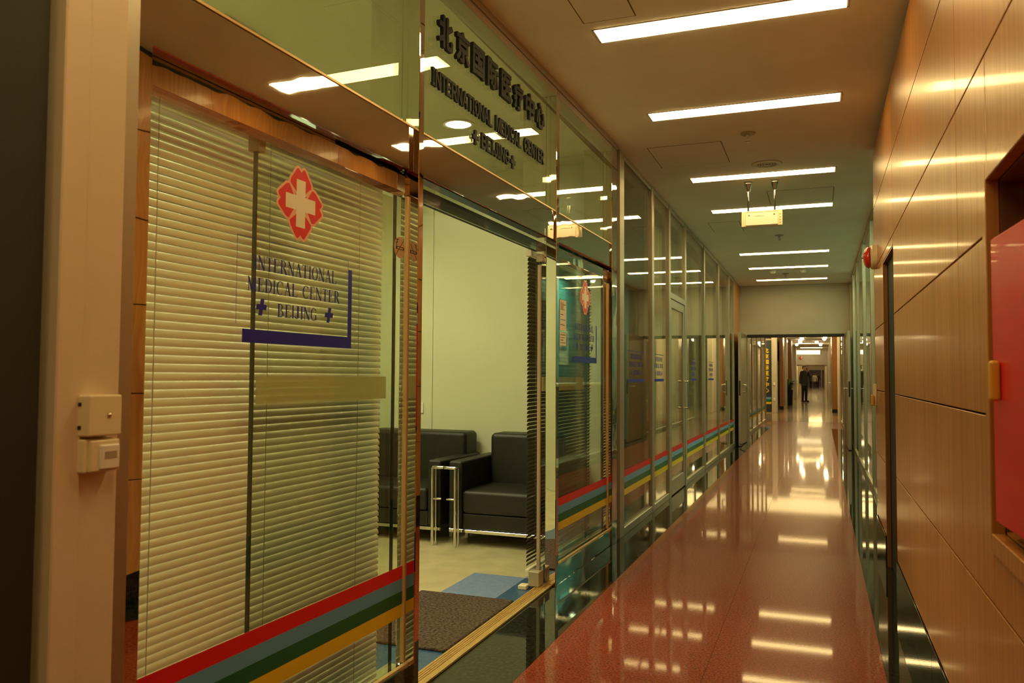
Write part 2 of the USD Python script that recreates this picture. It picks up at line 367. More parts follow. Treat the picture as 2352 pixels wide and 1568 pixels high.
# ------------------------------------------------------------------ the clinic's shop front (posts, header, transoms, threshold)
t1 = thing('trim_1', 'mirror polished stainless steel frame of the clinic entrance', 'frame', kind='structure')
POSTS = {'near': (1.385, 1.46), 'a': (2.747, 2.785), 'b': (4.425, 4.475), 'c': (5.66, 5.80)}
for k, (ya, yb) in POSTS.items():
    part(t1, 'post', sk(bx(-0.085, -0.006 if k == 'a' else -0.02, ya, yb, 0.0, 2.875, 0.003)), 'mirror_steel')
    if k in 'abc':
        part(t1, 'fin', sk(bx(-0.23, -0.086, ya + 0.004, yb - 0.004 if k != 'c' else ya + 0.05, 2.16, 2.86, 0.002)), 'mirror_steel')
BAYS = [(1.46, 2.747), (2.785, 4.425), (4.475, 5.66)]
for i, (ya, yb) in enumerate(BAYS):
    part(t1, 'header_band', sk(bx(-0.10, -0.03, ya + 0.001, yb - 0.001, 1.985, 2.155, 0.003)), 'mirror_steel')
    part(t1, 'header_edge', sk(bx(-0.07, -0.028, ya + 0.001, yb - 0.001, 2.156, 2.163)), 'gold_trim')
    part(t1, 'top_rail', sk(bx(-0.11, -0.02, ya + 0.001, yb - 0.001, 2.835, 2.875, 0.002)), 'frame_aluminium')
    if i != 1:
        part(t1, 'head_rail', sk(bx(-0.12, -0.055, ya + 0.001, yb - 0.001, 1.885, 1.984, 0.018)), 'mirror_steel')
        part(t1, 'bottom_rail', sk(bx(-0.115, -0.028, ya + 0.001, yb - 0.001, 0.0, 0.108, 0.004)), 'mirror_steel')
        part(t1, 'glazing_bead', sk(bx(-0.046, -0.030, ya + 0.001, yb - 0.001, 0.109, 0.118)), 'gold_trim')
    else:
        part(t1, 'door_track', sk(bx(-0.15, -0.085, ya + 0.001, yb - 0.001, 1.925, 1.964)), 'shadow_black')
        part(t1, 'track_glass', sk(bx(-0.085, -0.078, ya + 0.001, yb - 0.001, 1.905, 1.984)), 'pane_green')
part(t1, 'ceiling_angle', sk(bx(-0.14, -0.015, 1.385, 5.80, 2.876, 2.913)), 'frame_aluminium')
part(t1, 'threshold', bx(-0.105, -0.026, 2.785, 4.425, 0.0, 0.014, 0.003), 'brass')
for xr in (-0.090, -0.078, -0.066, -0.054):
    part(t1, 'threshold_rib', bx(xr - 0.002, xr + 0.002, 2.785, 4.425, 0.014, 0.0165), 'brass')
# near corner frame of cream aluminium
t3 = thing('trim_3', 'cream aluminium corner frame at the left edge of the clinic front', 'frame', kind='structure')
part(t3, 'frame_face', bx(-0.12, 0.0, 1.228, 1.325, 0, CEIL, 0.002), 'cream_aluminium')
part(t3, 'frame_rib', bx(-0.12, 0.006, 1.166, 1.2275, 0, CEIL, 0.003), 'cream_aluminium')
part(t3, 'frame_bead', bx(-0.12, -0.012, 1.326, 1.372, 0, CEIL, 0.004), 'brushed_aluminium')

def window(n, label):
    return thing(f'window_{n}', label, 'window', kind='structure')
w1 = window(1, 'fixed side pane left of the clinic doorway carrying the large blue lettering')
part(w1, 'pane', sk(bx(-0.065, -0.055, 1.462, 2.746, 0.108, 1.90)), 'pane_green')
part(w1, 'edge_trim', sk(bx(-0.062, -0.046, 2.738, 2.7465, 0.118, 1.89, 0.002)), 'gold_trim')
w2 = window(2, 'fixed side pane right of the clinic doorway with paper notices')
part(w2, 'pane', sk(bx(-0.065, -0.055, 4.477, 5.658, 0.108, 1.90)), 'pane_green')
part(w2, 'edge_trim', sk(bx(-0.062, -0.046, 5.645, 5.6595, 0.118, 1.87, 0.002)), 'gold_trim')
for i, (ya, yb) in enumerate(BAYS):
    w = window(3 + i, ('transom pane over the left side pane', 'transom pane bearing the raised black sign', 'transom pane over the right side pane')[i])
    part(w, 'pane', sk(bx(-0.065, -0.055, ya + 0.001, yb - 0.001, 2.155, 2.84)), 'pane_green')

def leaf(name, ya, yb, label, edge):
    d = thing(name, label, 'door', (-0.11, (ya + yb) / 2, 0), kind='structure')
    part(d, 'pane', sk(bx(-0.112, -0.102, ya, yb, 0.03, 1.90)), 'pane_green')
    part(d, 'edge', sk(bx(-0.113, -0.101, ya - 0.006, ya, 0.03, 1.90)), 'glass_edge')
    part(d, 'edge', sk(bx(-0.113, -0.101, yb, yb + 0.006, 0.03, 1.90)), 'glass_edge')
    part(d, 'frosted_band', sk(bx(-0.1012, -0.1006, ya + 0.008, yb - 0.06, 1.112, 1.195)), 'frosted_film')
    e = ya if edge < 0 else yb
    part(d, 'hanger_clamp', sk(bx(-0.130, -0.090, e - 0.012, e + 0.022, 1.86, 1.905, 0.003)), 'plastic_grey')
    return d
dl = leaf('door_4', 1.938, 2.74, 'left sliding glass leaf slid open behind the lettered side pane', -1)
dr = leaf('door_5', 4.40, 5.30, 'right sliding glass leaf slid open behind the notice pane', -1)
part(dr, 'edge_seal', sk(bx(-0.118, -0.098, 4.376, 4.392, 0.10, 1.84, 0.002)), 'plastic_grey')
part(dr, 'floor_guide', sk(bx(-0.15, -0.085, 4.33, 4.41, 0.015, 0.10, 0.004)), 'plastic_grey')
part(dr, 'floor_guide', sk(bx(-0.20, -0.15, 4.30, 4.36, 0.0, 0.025, 0.004)), 'plastic_cream')

# ------------------------------------------------------------------ glazed office fronts
NW = [6]
def front(x, side, edges, first_face, labels, pane='pane_clear', rail=True, z1=CEIL, mull=0.10):
    """Aluminium glazed front at plane x: edges = y of each mullion's far edge. side=+1: corridor lies at +x of the glass."""
    prev = edges[0]
    for k, e in enumerate(edges[1:]):
        w = window(NW[0], labels[k]); NW[0] += 1
        a, b = prev, e - mull
        part(w, 'pane', bx(x - 0.004, x + 0.004, a, b, 0.058, z1 - 0.045), pane)
        part(w, 'mullion', bx(min(x - side * 0.05, x + side * 0.022), max(x - side * 0.05, x + side * 0.022), b, e, 0, z1, 0.002), 'frame_aluminium')
        part(w, 'head_rail', bx(min(x - side * 0.04, x + side * 0.016), max(x - side * 0.04, x + side * 0.016), a, b, z1 - 0.045, z1, 0.002), 'frame_aluminium')
        part(w, 'bottom_rail', bx(min(x - side * 0.04, x + side * 0.020), max(x - side * 0.04, x + side * 0.020), a, b, 0, 0.058, 0.003), 'brushed_aluminium')
        prev = e
LE = [6.04, 7.24, 8.11, 9.13, 10.72, 12.30, 13.76, 14.60]
t4 = thing('trim_4', 'aluminium end stile between the clinic front and the office glazing', 'frame', kind='structure')
part(t4, 'stile', bx(-0.05, 0.022, 5.90, 6.04, 0, CEIL, 0.002), 'frame_aluminium')
part(t4, 'dark_gap', bx(-0.10, -0.004, 5.83, 5.899, 0, CEIL), 'shadow_black')
front(0.0, 1, LE[:3], None, ['dim first office pane past the clinic front', 'narrow second office pane with a bright curtain behind'])
# glazed office door
d3 = thing('door_6', 'aluminium framed glass office door with a small transom', 'door', (0.0, 8.6, 0), kind='structure')
part(d3, 'pane', bx(-0.004, 0.004, 8.19, 8.95, 0.16, 1.90), 'pane_clear')
part(d3, 'stile', bx(-0.03, 0.014, 8.11, 8.19, 0.01, 1.985, 0.002), 'frame_aluminium')
part(d3, 'stile', bx(-0.03, 0.014, 8.95, 9.03, 0.01, 1.985, 0.002), 'frame_aluminium')
part(d3, 'top_stile', bx(-0.03, 0.014, 8.19, 8.95, 1.90, 1.985, 0.002), 'frame_aluminium')
part(d3, 'bottom_stile', bx(-0.03, 0.014, 8.19, 8.95, 0.01, 0.16, 0.002), 'brushed_aluminium')
part(d3, 'transom_bar', bx(-0.05, 0.022, 8.11, 9.03, 1.99, 2.05, 0.002), 'frame_aluminium')
part(d3, 'transom_pane', bx(-0.004, 0.004, 8.11, 9.03, 2.05, CEIL - 0.045), 'pane_clear')
part(d3, 'head_rail', bx(-0.04, 0.016, 8.11, 9.03, CEIL - 0.045, CEIL, 0.002), 'frame_aluminium')
part(d3, 'mullion', bx(-0.05, 0.022, 9.03, 9.13, 0, CEIL, 0.002), 'frame_aluminium')
part(d3, 'pull_handle', tube([(0.014, 8.99, 0.86), (0.055, 8.99, 0.86), (0.055, 8.99, 1.15), (0.014, 8.99, 1.15)], 0.011), 'chrome', True)
front(0.0, 1, LE[3:], None, ['wide office pane just beyond the glass office door', 'second wide office pane beyond the glass office door', 'third wide office pane beyond the glass office door', 'last narrow office pane before the wood pier'])
t5 = thing('trim_5', 'wood veneer pier at the far left corner before the double doors', 'pier', kind='structure')
part(t5, 'veneer', bx(-0.10, 0.012, 14.602, 15.698, 0, CEIL), 'wood')
# right hand glazing (set back behind the wood wall's end)
RE = [6.60, 7.90, 9.40, 11.02, 12.72, 14.28, 15.68]
front(1.945, -1, RE, None, ['right office pane nearest the wood wall', 'second right office pane from the wood wall', 'third right office pane from the wood wall', 'fourth right office pane from the wood wall', 'fifth right office pane from the wood wall', 'right office pane behind the open door leaf'], pane='pane_teal')
# beyond the end wall
front(0.0, 1, [15.95, 17.1, 18.65, 20.2, 21.75, 23.35], None, ['first left pane beyond the double doors', 'second left pane beyond the double doors', 'third left pane beyond the double doors', 'fourth left pane beyond the double doors', 'fifth left pane beyond the double doors'])
front(1.945, -1, [15.95, 17.5, 19.5, 21.5, 23.5], None, ['first right pane beyond the double doors', 'second right pane beyond the double doors', 'third right pane beyond the double doors', 'fourth right pane beyond the double doors'])

# office interiors behind the glazing
wo = thing('wall_left', 'dim plaster walls inside the offices on the left', 'wall', kind='structure')
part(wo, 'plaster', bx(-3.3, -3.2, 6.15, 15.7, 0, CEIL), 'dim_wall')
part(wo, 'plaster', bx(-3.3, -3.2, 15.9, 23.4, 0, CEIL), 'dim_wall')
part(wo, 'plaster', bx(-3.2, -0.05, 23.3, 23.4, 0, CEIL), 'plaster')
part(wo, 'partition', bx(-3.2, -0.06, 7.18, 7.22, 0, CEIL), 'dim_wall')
wo2 = thing('wall_right', 'teal painted walls inside the office on the right', 'wall', kind='structure')
part(wo2, 'plaster', bx(3.1, 3.2, 6.4, 15.7, 0, CEIL), 'teal_wall')
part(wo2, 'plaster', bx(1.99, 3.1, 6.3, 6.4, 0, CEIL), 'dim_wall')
part(wo2, 'plaster', bx(2.0, 3.1, 15.2, 15.698, 0, CEIL), 'teal_wall')
part(wo2, 'plaster', bx(3.3, 3.4, 15.9, 114, 0, CEIL), 'plaster')
# ------------------------------------------------------------------ ceiling lamps
LC = 0.965                                   # middle of the strips across the corridor
def strip_lamp(name, label, x, y, z, hw, hd, glow, group=None):
    t = thing(name, label, 'ceiling light', (x, y, z), group)
    part(t, 'housing', cat(bx(x - hw - 0.012, x + hw + 0.012, y - hd - 0.006, y - hd, z - 0.002, z), bx(x - hw - 0.012, x + hw + 0.012, y + hd, y + hd + 0.006, z - 0.002, z),
                           bx(x - hw - 0.012, x - hw, y - hd, y + hd, z - 0.002, z), bx(x + hw, x + hw + 0.012, y - hd, y + hd, z - 0.002, z)), 'hatch_line')
    part(t, 'diffuser', bx(x - hw, x + hw, y - hd, y + hd, z - 0.005, z - 0.001), glow)
    return t
lamp0 = strip_lamp('strip_light', 'large nearest ceiling strip light, cut by the top edge of the photo', LC, 3.885, CEIL, 0.58, 0.075, 'strip_glow', )
LY = [(5.24, 'second ceiling strip light, just before the nearest sprinkler'), (7.07, 'third ceiling strip light, above the hanging emergency light'),
      (8.50, 'fourth ceiling strip light, crossing right behind the hanging emergency light'), (11.61, 'fifth ceiling strip light, first past the second sprinkler'),
      (13.18, 'sixth ceiling strip light, second to last before the end wall'), (14.84, 'seventh ceiling strip light, closest to the end wall')]
for y, lab in LY:
    copy_of(lamp0, 'strip_light', lab, (LC, y, CEIL))
for y in (2.25, 0.65, -0.95, -2.5):
    copy_of(lamp0, 'strip_light', 'ceiling strip light behind the viewpoint, seen only by its light', (LC, y, CEIL), 'strip lights behind the viewpoint')
for y in (17.0, 18.6, 20.2, 21.8, 30.0, 31.6):
    copy_of(lamp0, 'strip_light', 'ceiling strip light hidden behind the end wall lintel', (LC, y, CEIL), 'strip lights hidden behind the end wall lintel')
far0 = strip_lamp('strip_light', 'far ceiling strip light beyond the second lintel', LC, 57.0, CEIL, 0.58, 0.075, 'distant_glow', 'strip lights beyond the second lintel')
for y in (60, 63, 66, 69, 72, 75, 78, 81, 84, 88, 94, 97, 101, 105, 109):
    copy_of(far0, 'strip_light', 'far ceiling strip light beyond the second lintel', (LC, y, CEIL), 'strip lights beyond the second lintel')
for y, lab in ((43.0, 'first ceiling strip light in view beyond the crossing spots'), (49.5, 'second ceiling strip light in view beyond the crossing spots')):
    copy_of(far0, 'strip_light', lab, (LC, y, CEIL))
at = thing('skylight_panel', 'bright luminous ceiling panel over the crossing, seen in the floor reflection', 'ceiling light', (0.9, 27.5, CEIL))
part(at, 'frame', bx(-1.2, 3.0, 25.9, 29.5, CEIL - 0.006, CEIL - 0.002), 'hatch_line')
part(at, 'diffuser', bx(-1.1, 2.9, 26.2, 29.2, CEIL - 0.012, CEIL - 0.007), 'far_glow')
tr = thing('light_trough', 'long glowing light box hung under the far ceiling before the second lintel', 'ceiling light', (0.72, 54.0, CEIL))
part(tr, 'diffuser', bx(-0.28, 1.44, 53.9, 54.05, 2.66, 2.90), 'trough_glow')
part(tr, 'cap', bx(1.44, 1.50, 53.9, 54.05, 2.66, 2.90), 'frame_aluminium')
part(tr, 'top', bx(-0.28, 1.50, 53.88, 54.07, 2.90, CEIL), 'frame_aluminium')
# spot lights of the crossing
sp0 = thing('spot_light', 'leftmost nearest ceiling spot just under the door head of the crossing', 'spot light', (0.02, 36.6, CEIL))
part(sp0, 'rim', lathe([(0.075, -0.012), (0.10, -0.012), (0.10, 0), (0.075, 0)], (0.02, 36.6, CEIL)), 'chrome', True)
part(sp0, 'lamp', trimesh.creation.icosphere(2, 0.07, ).apply_translation((0.02, 36.6, CEIL - 0.045)), 'spot_glow', True)
for x, y, lab in ((0.06, 39.2, 'leftmost farther ceiling spot, lower right of the nearest left one'), (0.71, 36.7, 'middle column ceiling spot, the nearest and highest of three'), (0.60, 38.4, 'middle column ceiling spot, second of three'),
                  (0.56, 40.3, 'middle column ceiling spot, third and lowest of three'), (1.63, 35.9, 'rightmost nearest ceiling spot beside the right wood pier'), (1.60, 37.2, 'rightmost ceiling spot just behind the nearest right one'),
                  (1.29, 40.5, 'ceiling spot between the middle and right columns'), (0.33, 43.4, 'farthest ceiling spot on the left, near the first far strip light'), (1.46, 43.6, 'farthest ceiling spot on the right, near the first far strip light')):
    copy_of(sp0, 'spot_light', lab, (x, y, CEIL))
# clinic room lights
rl0 = thing('panel_light', 'louvred ceiling light inside the clinic, hidden behind the blind', 'ceiling light', (-1.75, 4.6, 2.86), 'ceiling lights inside the clinic')
def panel_light(root, x, y):
    part(root, 'frame', cat(bx(x - 0.62, x + 0.62, y - 0.17, y - 0.15, 2.83, 2.86), bx(x - 0.62, x + 0.62, y + 0.15, y + 0.17, 2.83, 2.86),
                            bx(x - 0.62, x - 0.60, y - 0.15, y + 0.15, 2.83, 2.86), bx(x + 0.60, x + 0.62, y - 0.15, y + 0.15, 2.83, 2.86)), 'plastic_white')
    part(root, 'diffuser', bx(x - 0.60, x + 0.60, y - 0.15, y + 0.15, 2.853, 2.858), 'room_glow')
    for k in range(1, 3):
        part(root, 'louvre', bx(x - 0.60, x + 0.60, y - 0.15 + 0.1 * k - 0.004, y - 0.15 + 0.1 * k + 0.004, 2.832, 2.853), 'plastic_white')
panel_light(rl0, -1.75, 4.6)
for x, y in ((-1.75, 3.1), (-1.75, 1.6)):
    copy_of(rl0, 'panel_light', 'louvred ceiling light inside the clinic, hidden behind the blind', (x, y, 2.86))
dwl = thing('downlight', 'round glowing downlight in the clinic ceiling, seen through the sign pane', 'ceiling light', (-0.8, 4.78, 2.86))
part(dwl, 'rim', lathe([(0.085, -0.008), (0.105, -0.008), (0.105, 0), (0.085, 0)], (-0.8, 4.78, 2.86)), 'plastic_white', True)
part(dwl, 'lamp', lathe([(0, -0.012), (0.06, -0.010), (0.085, -0.004), (0.085, 0)], (-0.8, 4.78, 2.86)), 'downlight_glow', True)
# halogen lamps of the teal office on the right (they show as dots in the notice pane)
hp0 = thing('halogen_lamp', 'small halogen lamp hanging in the teal office, a dot in the glass', 'lamp', (2.3, 12.1, 2.78), 'halogen lamps in the teal office')
part(hp0, 'stem', tube([(2.3, 12.1, 2.80), (2.3, 12.1, CEIL)], 0.006), 'chrome', True)
part(hp0, 'shade', lathe([(0.012, 0.03), (0.05, -0.02), (0.046, -0.02), (0.01, 0.024)], (2.3, 12.1, 2.79)), 'chrome', True)
part(hp0, 'bulb', trimesh.creation.icosphere(2, 0.03).apply_translation((2.3, 12.1, 2.765)), 'spot_glow', True)
for x, y in ((2.3, 12.7), (2.35, 13.5), (2.3, 14.1), (2.4, 14.6), (2.5, 10.4), (2.5, 9.0)):
    copy_of(hp0, 'halogen_lamp', 'small halogen lamp hanging in the teal office, a dot in the glass', (x, y, 2.78))
# a dim strip in each office on the left
ol0 = strip_lamp('strip_light', 'ceiling strip light inside the left offices, behind the curtains', -1.6, 9.0, CEIL, 0.58, 0.07, 'strip_glow', 'strip lights inside the left offices')
copy_of(ol0, 'strip_light', 'ceiling strip light inside the left offices, behind the curtains', (-1.6, 12.2, CEIL))

for k, y in enumerate((8.6, 10.6, 13.4)):  # lamps added out of direct view to brighten the far corridor ceiling
    strip_lamp('strip_light', ('nearest', 'middle', 'farthest')[k] + ' added strip light inside the teal office, brightening the corridor ceiling', 2.62, y, CEIL, 0.30, 0.07, 'added_office_glow')
# ------------------------------------------------------------------ things on the ceiling
def hatch(x0, x1, y0, y1, label):
    t = thing('access_hatch', label, 'hatch', ((x0 + x1) / 2, (y0 + y1) / 2, CEIL))
    z0, z1, w = CEIL - 0.0012, CEIL, 0.006
    part(t, 'gap', cat(bx(x0, x1, y0, y0 + w, z0, z1), bx(x0, x1, y1 - w, y1, z0, z1), bx(x0, x0 + w, y0 + w, y1 - w, z0, z1), bx(x1 - w, x1, y0 + w, y1 - w, z0, z1)), 'hatch_line')
    part(t, 'panel', bx(x0 + w, x1 - w, y0 + w, y1 - w, CEIL - 0.0022, CEIL), 'ceiling_paint')
hatch(0.355, 0.615, 3.10, 3.72, 'square ceiling access hatch beside the nearest strip light')
hatch(0.215, 0.76, 5.95, 6.56, 'wide ceiling access hatch near the left glazing')
hatch(0.97, 1.55, 7.72, 8.34, 'ceiling access hatch right behind the fourth strip light')
hatch(0.26, 0.60, 9.1, 9.72, 'small far ceiling access hatch left of the second sprinkler')
def sprinkler(x, y):
    t = thing('sprinkler', 'nearest ceiling sprinkler head, between the second and third strip lights', 'sprinkler', (x, y, CEIL))
    part(t, 'escutcheon', lathe([(0, -0.004), (0.040, -0.012), (0.052, -0.006), (0.054, 0), (0, 0)], (x, y, CEIL)), 'plastic_grey', True)
    part(t, 'frame', cat(tube([(x, y, CEIL - 0.008), (x, y, CEIL - 0.028)], 0.009), tube([(x - 0.008, y, CEIL - 0.026), (x - 0.012, y, CEIL - 0.045), (x, y, CEIL - 0.058)], 0.0035), tube([(x + 0.008, y, CEIL - 0.026), (x + 0.012, y, CEIL - 0.045), (x, y, CEIL - 0.058)], 0.0035)), 'plastic_grey', True)
    part(t, 'deflector', lathe([(0, -0.056), (0.023, -0.058), (0.023, -0.061), (0, -0.062)], (x, y, CEIL)), 'plastic_grey', True)
    return t
s0 = sprinkler(0.957, 5.82)
copy_of(s0, 'sprinkler', 'second ceiling sprinkler head, below and right of the hanging emergency light', (0.972, 10.17, CEIL))
copy_of(s0, 'sprinkler', 'farthest ceiling sprinkler head, between the last two strip lights', (0.90, 14.0, CEIL))
sk0 = thing('ceiling_speaker', 'round flush ceiling speaker just before the third strip light', 'speaker', (1.03, 6.72, CEIL))
part(sk0, 'ring', lathe([(0.085, -0.008), (0.112, -0.008), (0.120, 0), (0.085, 0)], (1.03, 6.72, CEIL), sections=40), 'ceiling_paint', True)
for r in (0.02, 0.04, 0.06, 0.078):
    part(sk0, 'grille_ring', lathe([(r - 0.006, -0.004), (r, -0.006), (r + 0.004, -0.004), (r + 0.004, 0), (r - 0.006, 0)], (1.03, 6.72, CEIL), sections=32), 'ceiling_paint', True)
part(sk0, 'recess', lathe([(0, -0.002), (0.086, -0.002), (0.086, 0)], (1.03, 6.72, CEIL)), 'hatch_line', True)
for (x, y, lab) in ((0.72, 13.6, 'left round smoke detector near the far sprinkler'), (1.18, 13.6, 'right round smoke detector near the far sprinkler')):
    t = thing('smoke_detector', lab, 'smoke detector', (x, y, CEIL))
    part(t, 'base', lathe([(0, -0.012), (0.055, -0.012), (0.060, 0)], (x, y, CEIL)), 'plastic_white', True)
    part(t, 'dome', lathe([(0, -0.045), (0.025, -0.043), (0.042, -0.03), (0.046, -0.012)], (x, y, CEIL)), 'plastic_white', True)
# hanging emergency light
ex = thing('emergency_light', 'cream emergency light box hung on two chrome rods below the ceiling', 'emergency light', (0.955, 7.28, 2.513))
part(ex, 'body', rbox(0.783, 1.124, 7.28, 7.325, 2.513, 2.650, 0.006), 'plastic_cream', 30)
bpan = part(ex, 'back_panel', bx(0.818, 1.088, 7.274, 7.281, 2.523, 2.636, 0.002), 'plastic_white')
part(bpan, 'panel_slot', bx(0.818, 1.088, 7.2735, 7.276, 2.6365, 2.6385), 'hatch_line')
part(bpan, 'paper_label', bx(0.895, 0.975, 7.272, 7.2745, 2.604, 2.628), 'paper')
for x in (0.848, 1.058):
    part(bpan, 'screw', lathe([(0, -0.001), (0.006, 0.0), (0.006, 0.004)], (x, 7.272, 2.612), 'z'), 'chrome', True)
for k in range(4):
    part(ex, 'vent_dimple', bx(1.102, 1.110, 7.2785, 7.2805, 2.535 + 0.024 * k, 2.541 + 0.024 * k), 'hatch_line')
for x in (0.840, 1.062):
    part(ex, 'rod', tube([(x, 7.30, 2.648), (x, 7.30, 2.86)], 0.008), 'chrome', True)
    part(ex, 'ceiling_cup', lathe([(0.010, -0.085), (0.017, -0.084), (0.034, -0.02), (0.037, 0), (0, 0)], (x, 7.30, CEIL)), 'chrome', True)

# ------------------------------------------------------------------ right wall equipment
fc = thing('fire_cabinet', 'red fire hydrant cabinet set in a niche of the wood wall, door ajar', 'fire cabinet', (1.9, 1.75, 0.84))
yn, yf, zb_, zt_ = NI
for q in ((yf, yf + 0.045, zb_ - 0.045, zt_ + 0.045), (yn - 0.045, yn, zb_ - 0.045, zt_ + 0.045)):
    part(fc, 'wood_frame', bx(XW - 0.012, XW + 0.018, q[0], q[1], q[2], q[3], 0.002), 'wood')
for z in (zt_, zb_ - 0.045):
    part(fc, 'wood_frame', bx(XW - 0.012, XW + 0.018, yn + 0.0005, yf - 0.0005, z, z + 0.045, 0.002), 'wood')
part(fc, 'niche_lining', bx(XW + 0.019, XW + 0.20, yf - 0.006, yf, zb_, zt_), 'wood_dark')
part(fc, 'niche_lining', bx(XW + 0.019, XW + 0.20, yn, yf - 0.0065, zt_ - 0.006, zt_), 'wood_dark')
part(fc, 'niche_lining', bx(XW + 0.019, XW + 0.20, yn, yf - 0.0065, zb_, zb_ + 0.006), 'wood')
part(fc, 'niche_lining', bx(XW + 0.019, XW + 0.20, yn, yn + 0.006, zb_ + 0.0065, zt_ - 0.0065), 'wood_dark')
part(fc, 'cabinet_back', bx(XW + 0.12, XW + 0.125, yn + 0.007, yf - 0.007, zb_ + 0.007, zt_ - 0.007), 'fire_red_dark')
dm = bx(-0.03, 0.0, -0.80, 0.0, 0.875, 1.520, 0.004)
R3 = trimesh.transformations.rotation_matrix(math.radians(3.0), [0, 0, 1])
dm.apply_transform(R3); dm.apply_translation((1.812, 2.115, 0))
cdoor = part(fc, 'cabinet_door', dm, 'fire_red')
hd = rbox(-0.052, -0.030, -0.070, -0.048, 1.150, 1.240, 0.008)
hd.apply_transform(R3); hd.apply_translation((1.812, 2.115, 0))
part(cdoor, 'handle', hd, 'yellow_paint', 30)
part(fc, 'paper_notice', bx(XW + 0.116, XW + 0.1195, 1.55, 1.87, 1.545, 1.62), 'paper')
bl = thing('alarm_bell', 'red fire alarm bell mounted on the end of the wood wall', 'alarm bell', (1.80, 6.30, 2.065))
part(bl, 'back_box', lathe([(0, 0.0), (0.088, 0.0), (0.088, 0.03), (0.070, 0.045), (0, 0.045)], (1.80, 6.30, 2.065), '-x'), 'plastic_cream', 30)
gg = part(bl, 'gong', lathe([(0, 0.088), (0.030, 0.086), (0.060, 0.076), (0.076, 0.060), (0.080, 0.046), (0, 0.046)], (1.80, 6.30, 2.065), '-x'), 'bell_red', True)
part(gg, 'nut', lathe([(0, 0.098), (0.010, 0.097), (0.011, 0.086), (0, 0.086)], (1.80, 6.30, 2.065), '-x'), 'chrome', True)
ps = thing('push_button_box', 'slim cream push button box on the far end of the wood wall', 'switch box', (1.80, 6.47, 1.0))
part(ps, 'box', rbox(1.776, 1.80, 6.43, 6.51, 0.995, 1.155, 0.006), 'plastic_cream', 30)
part(ps, 'button', rbox(1.760, 1.778, 6.40, 6.47, 1.00, 1.075, 0.006), 'yellow_paint', 30)

# ------------------------------------------------------------------ boxes on the near corner frame
s1 = thing('junction_box', 'upper cream square box with a centre screw on the corner frame', 'junction box', (0.0, 1.26, 1.072))
jb = part(s1, 'box', rbox(0.0005, 0.036, 1.219, 1.301, 1.072, 1.156, 0.004), 'plastic_cream', 30)
part(jb, 'screw', lathe([(0, 0.004), (0.004, 0.003), (0.0055, 0), (0, 0)], (0.036, 1.268, 1.114), 'x'), 'chrome', True)
for z in (1.09, 1.137):
    part(jb, 'knockout_hole', bx(0.004, 0.014, 1.2178, 1.2192, z - 0.004, z + 0.004), 'shadow_black')
s2 = thing('door_button', 'lower cream door button box with a grey slot on the corner frame', 'switch', (0.0, 1.26, 0.997))
part(s2, 'box', rbox(0.0005, 0.026, 1.219, 1.301, 0.997, 1.066, 0.005), 'plastic_cream', 30)
part(s2, 'cover', rbox(0.022, 0.034, 1.228, 1.300, 0.999, 1.064, 0.004), 'plastic_cream', 30)
bp_ = part(s2, 'button_plate', rbox(0.030, 0.040, 1.247, 1.295, 1.003, 1.054, 0.004), 'plastic_white', 30)
part(bp_, 'slot', bx(0.0398, 0.0406, 1.256, 1.286, 1.025, 1.040), 'plastic_grey')

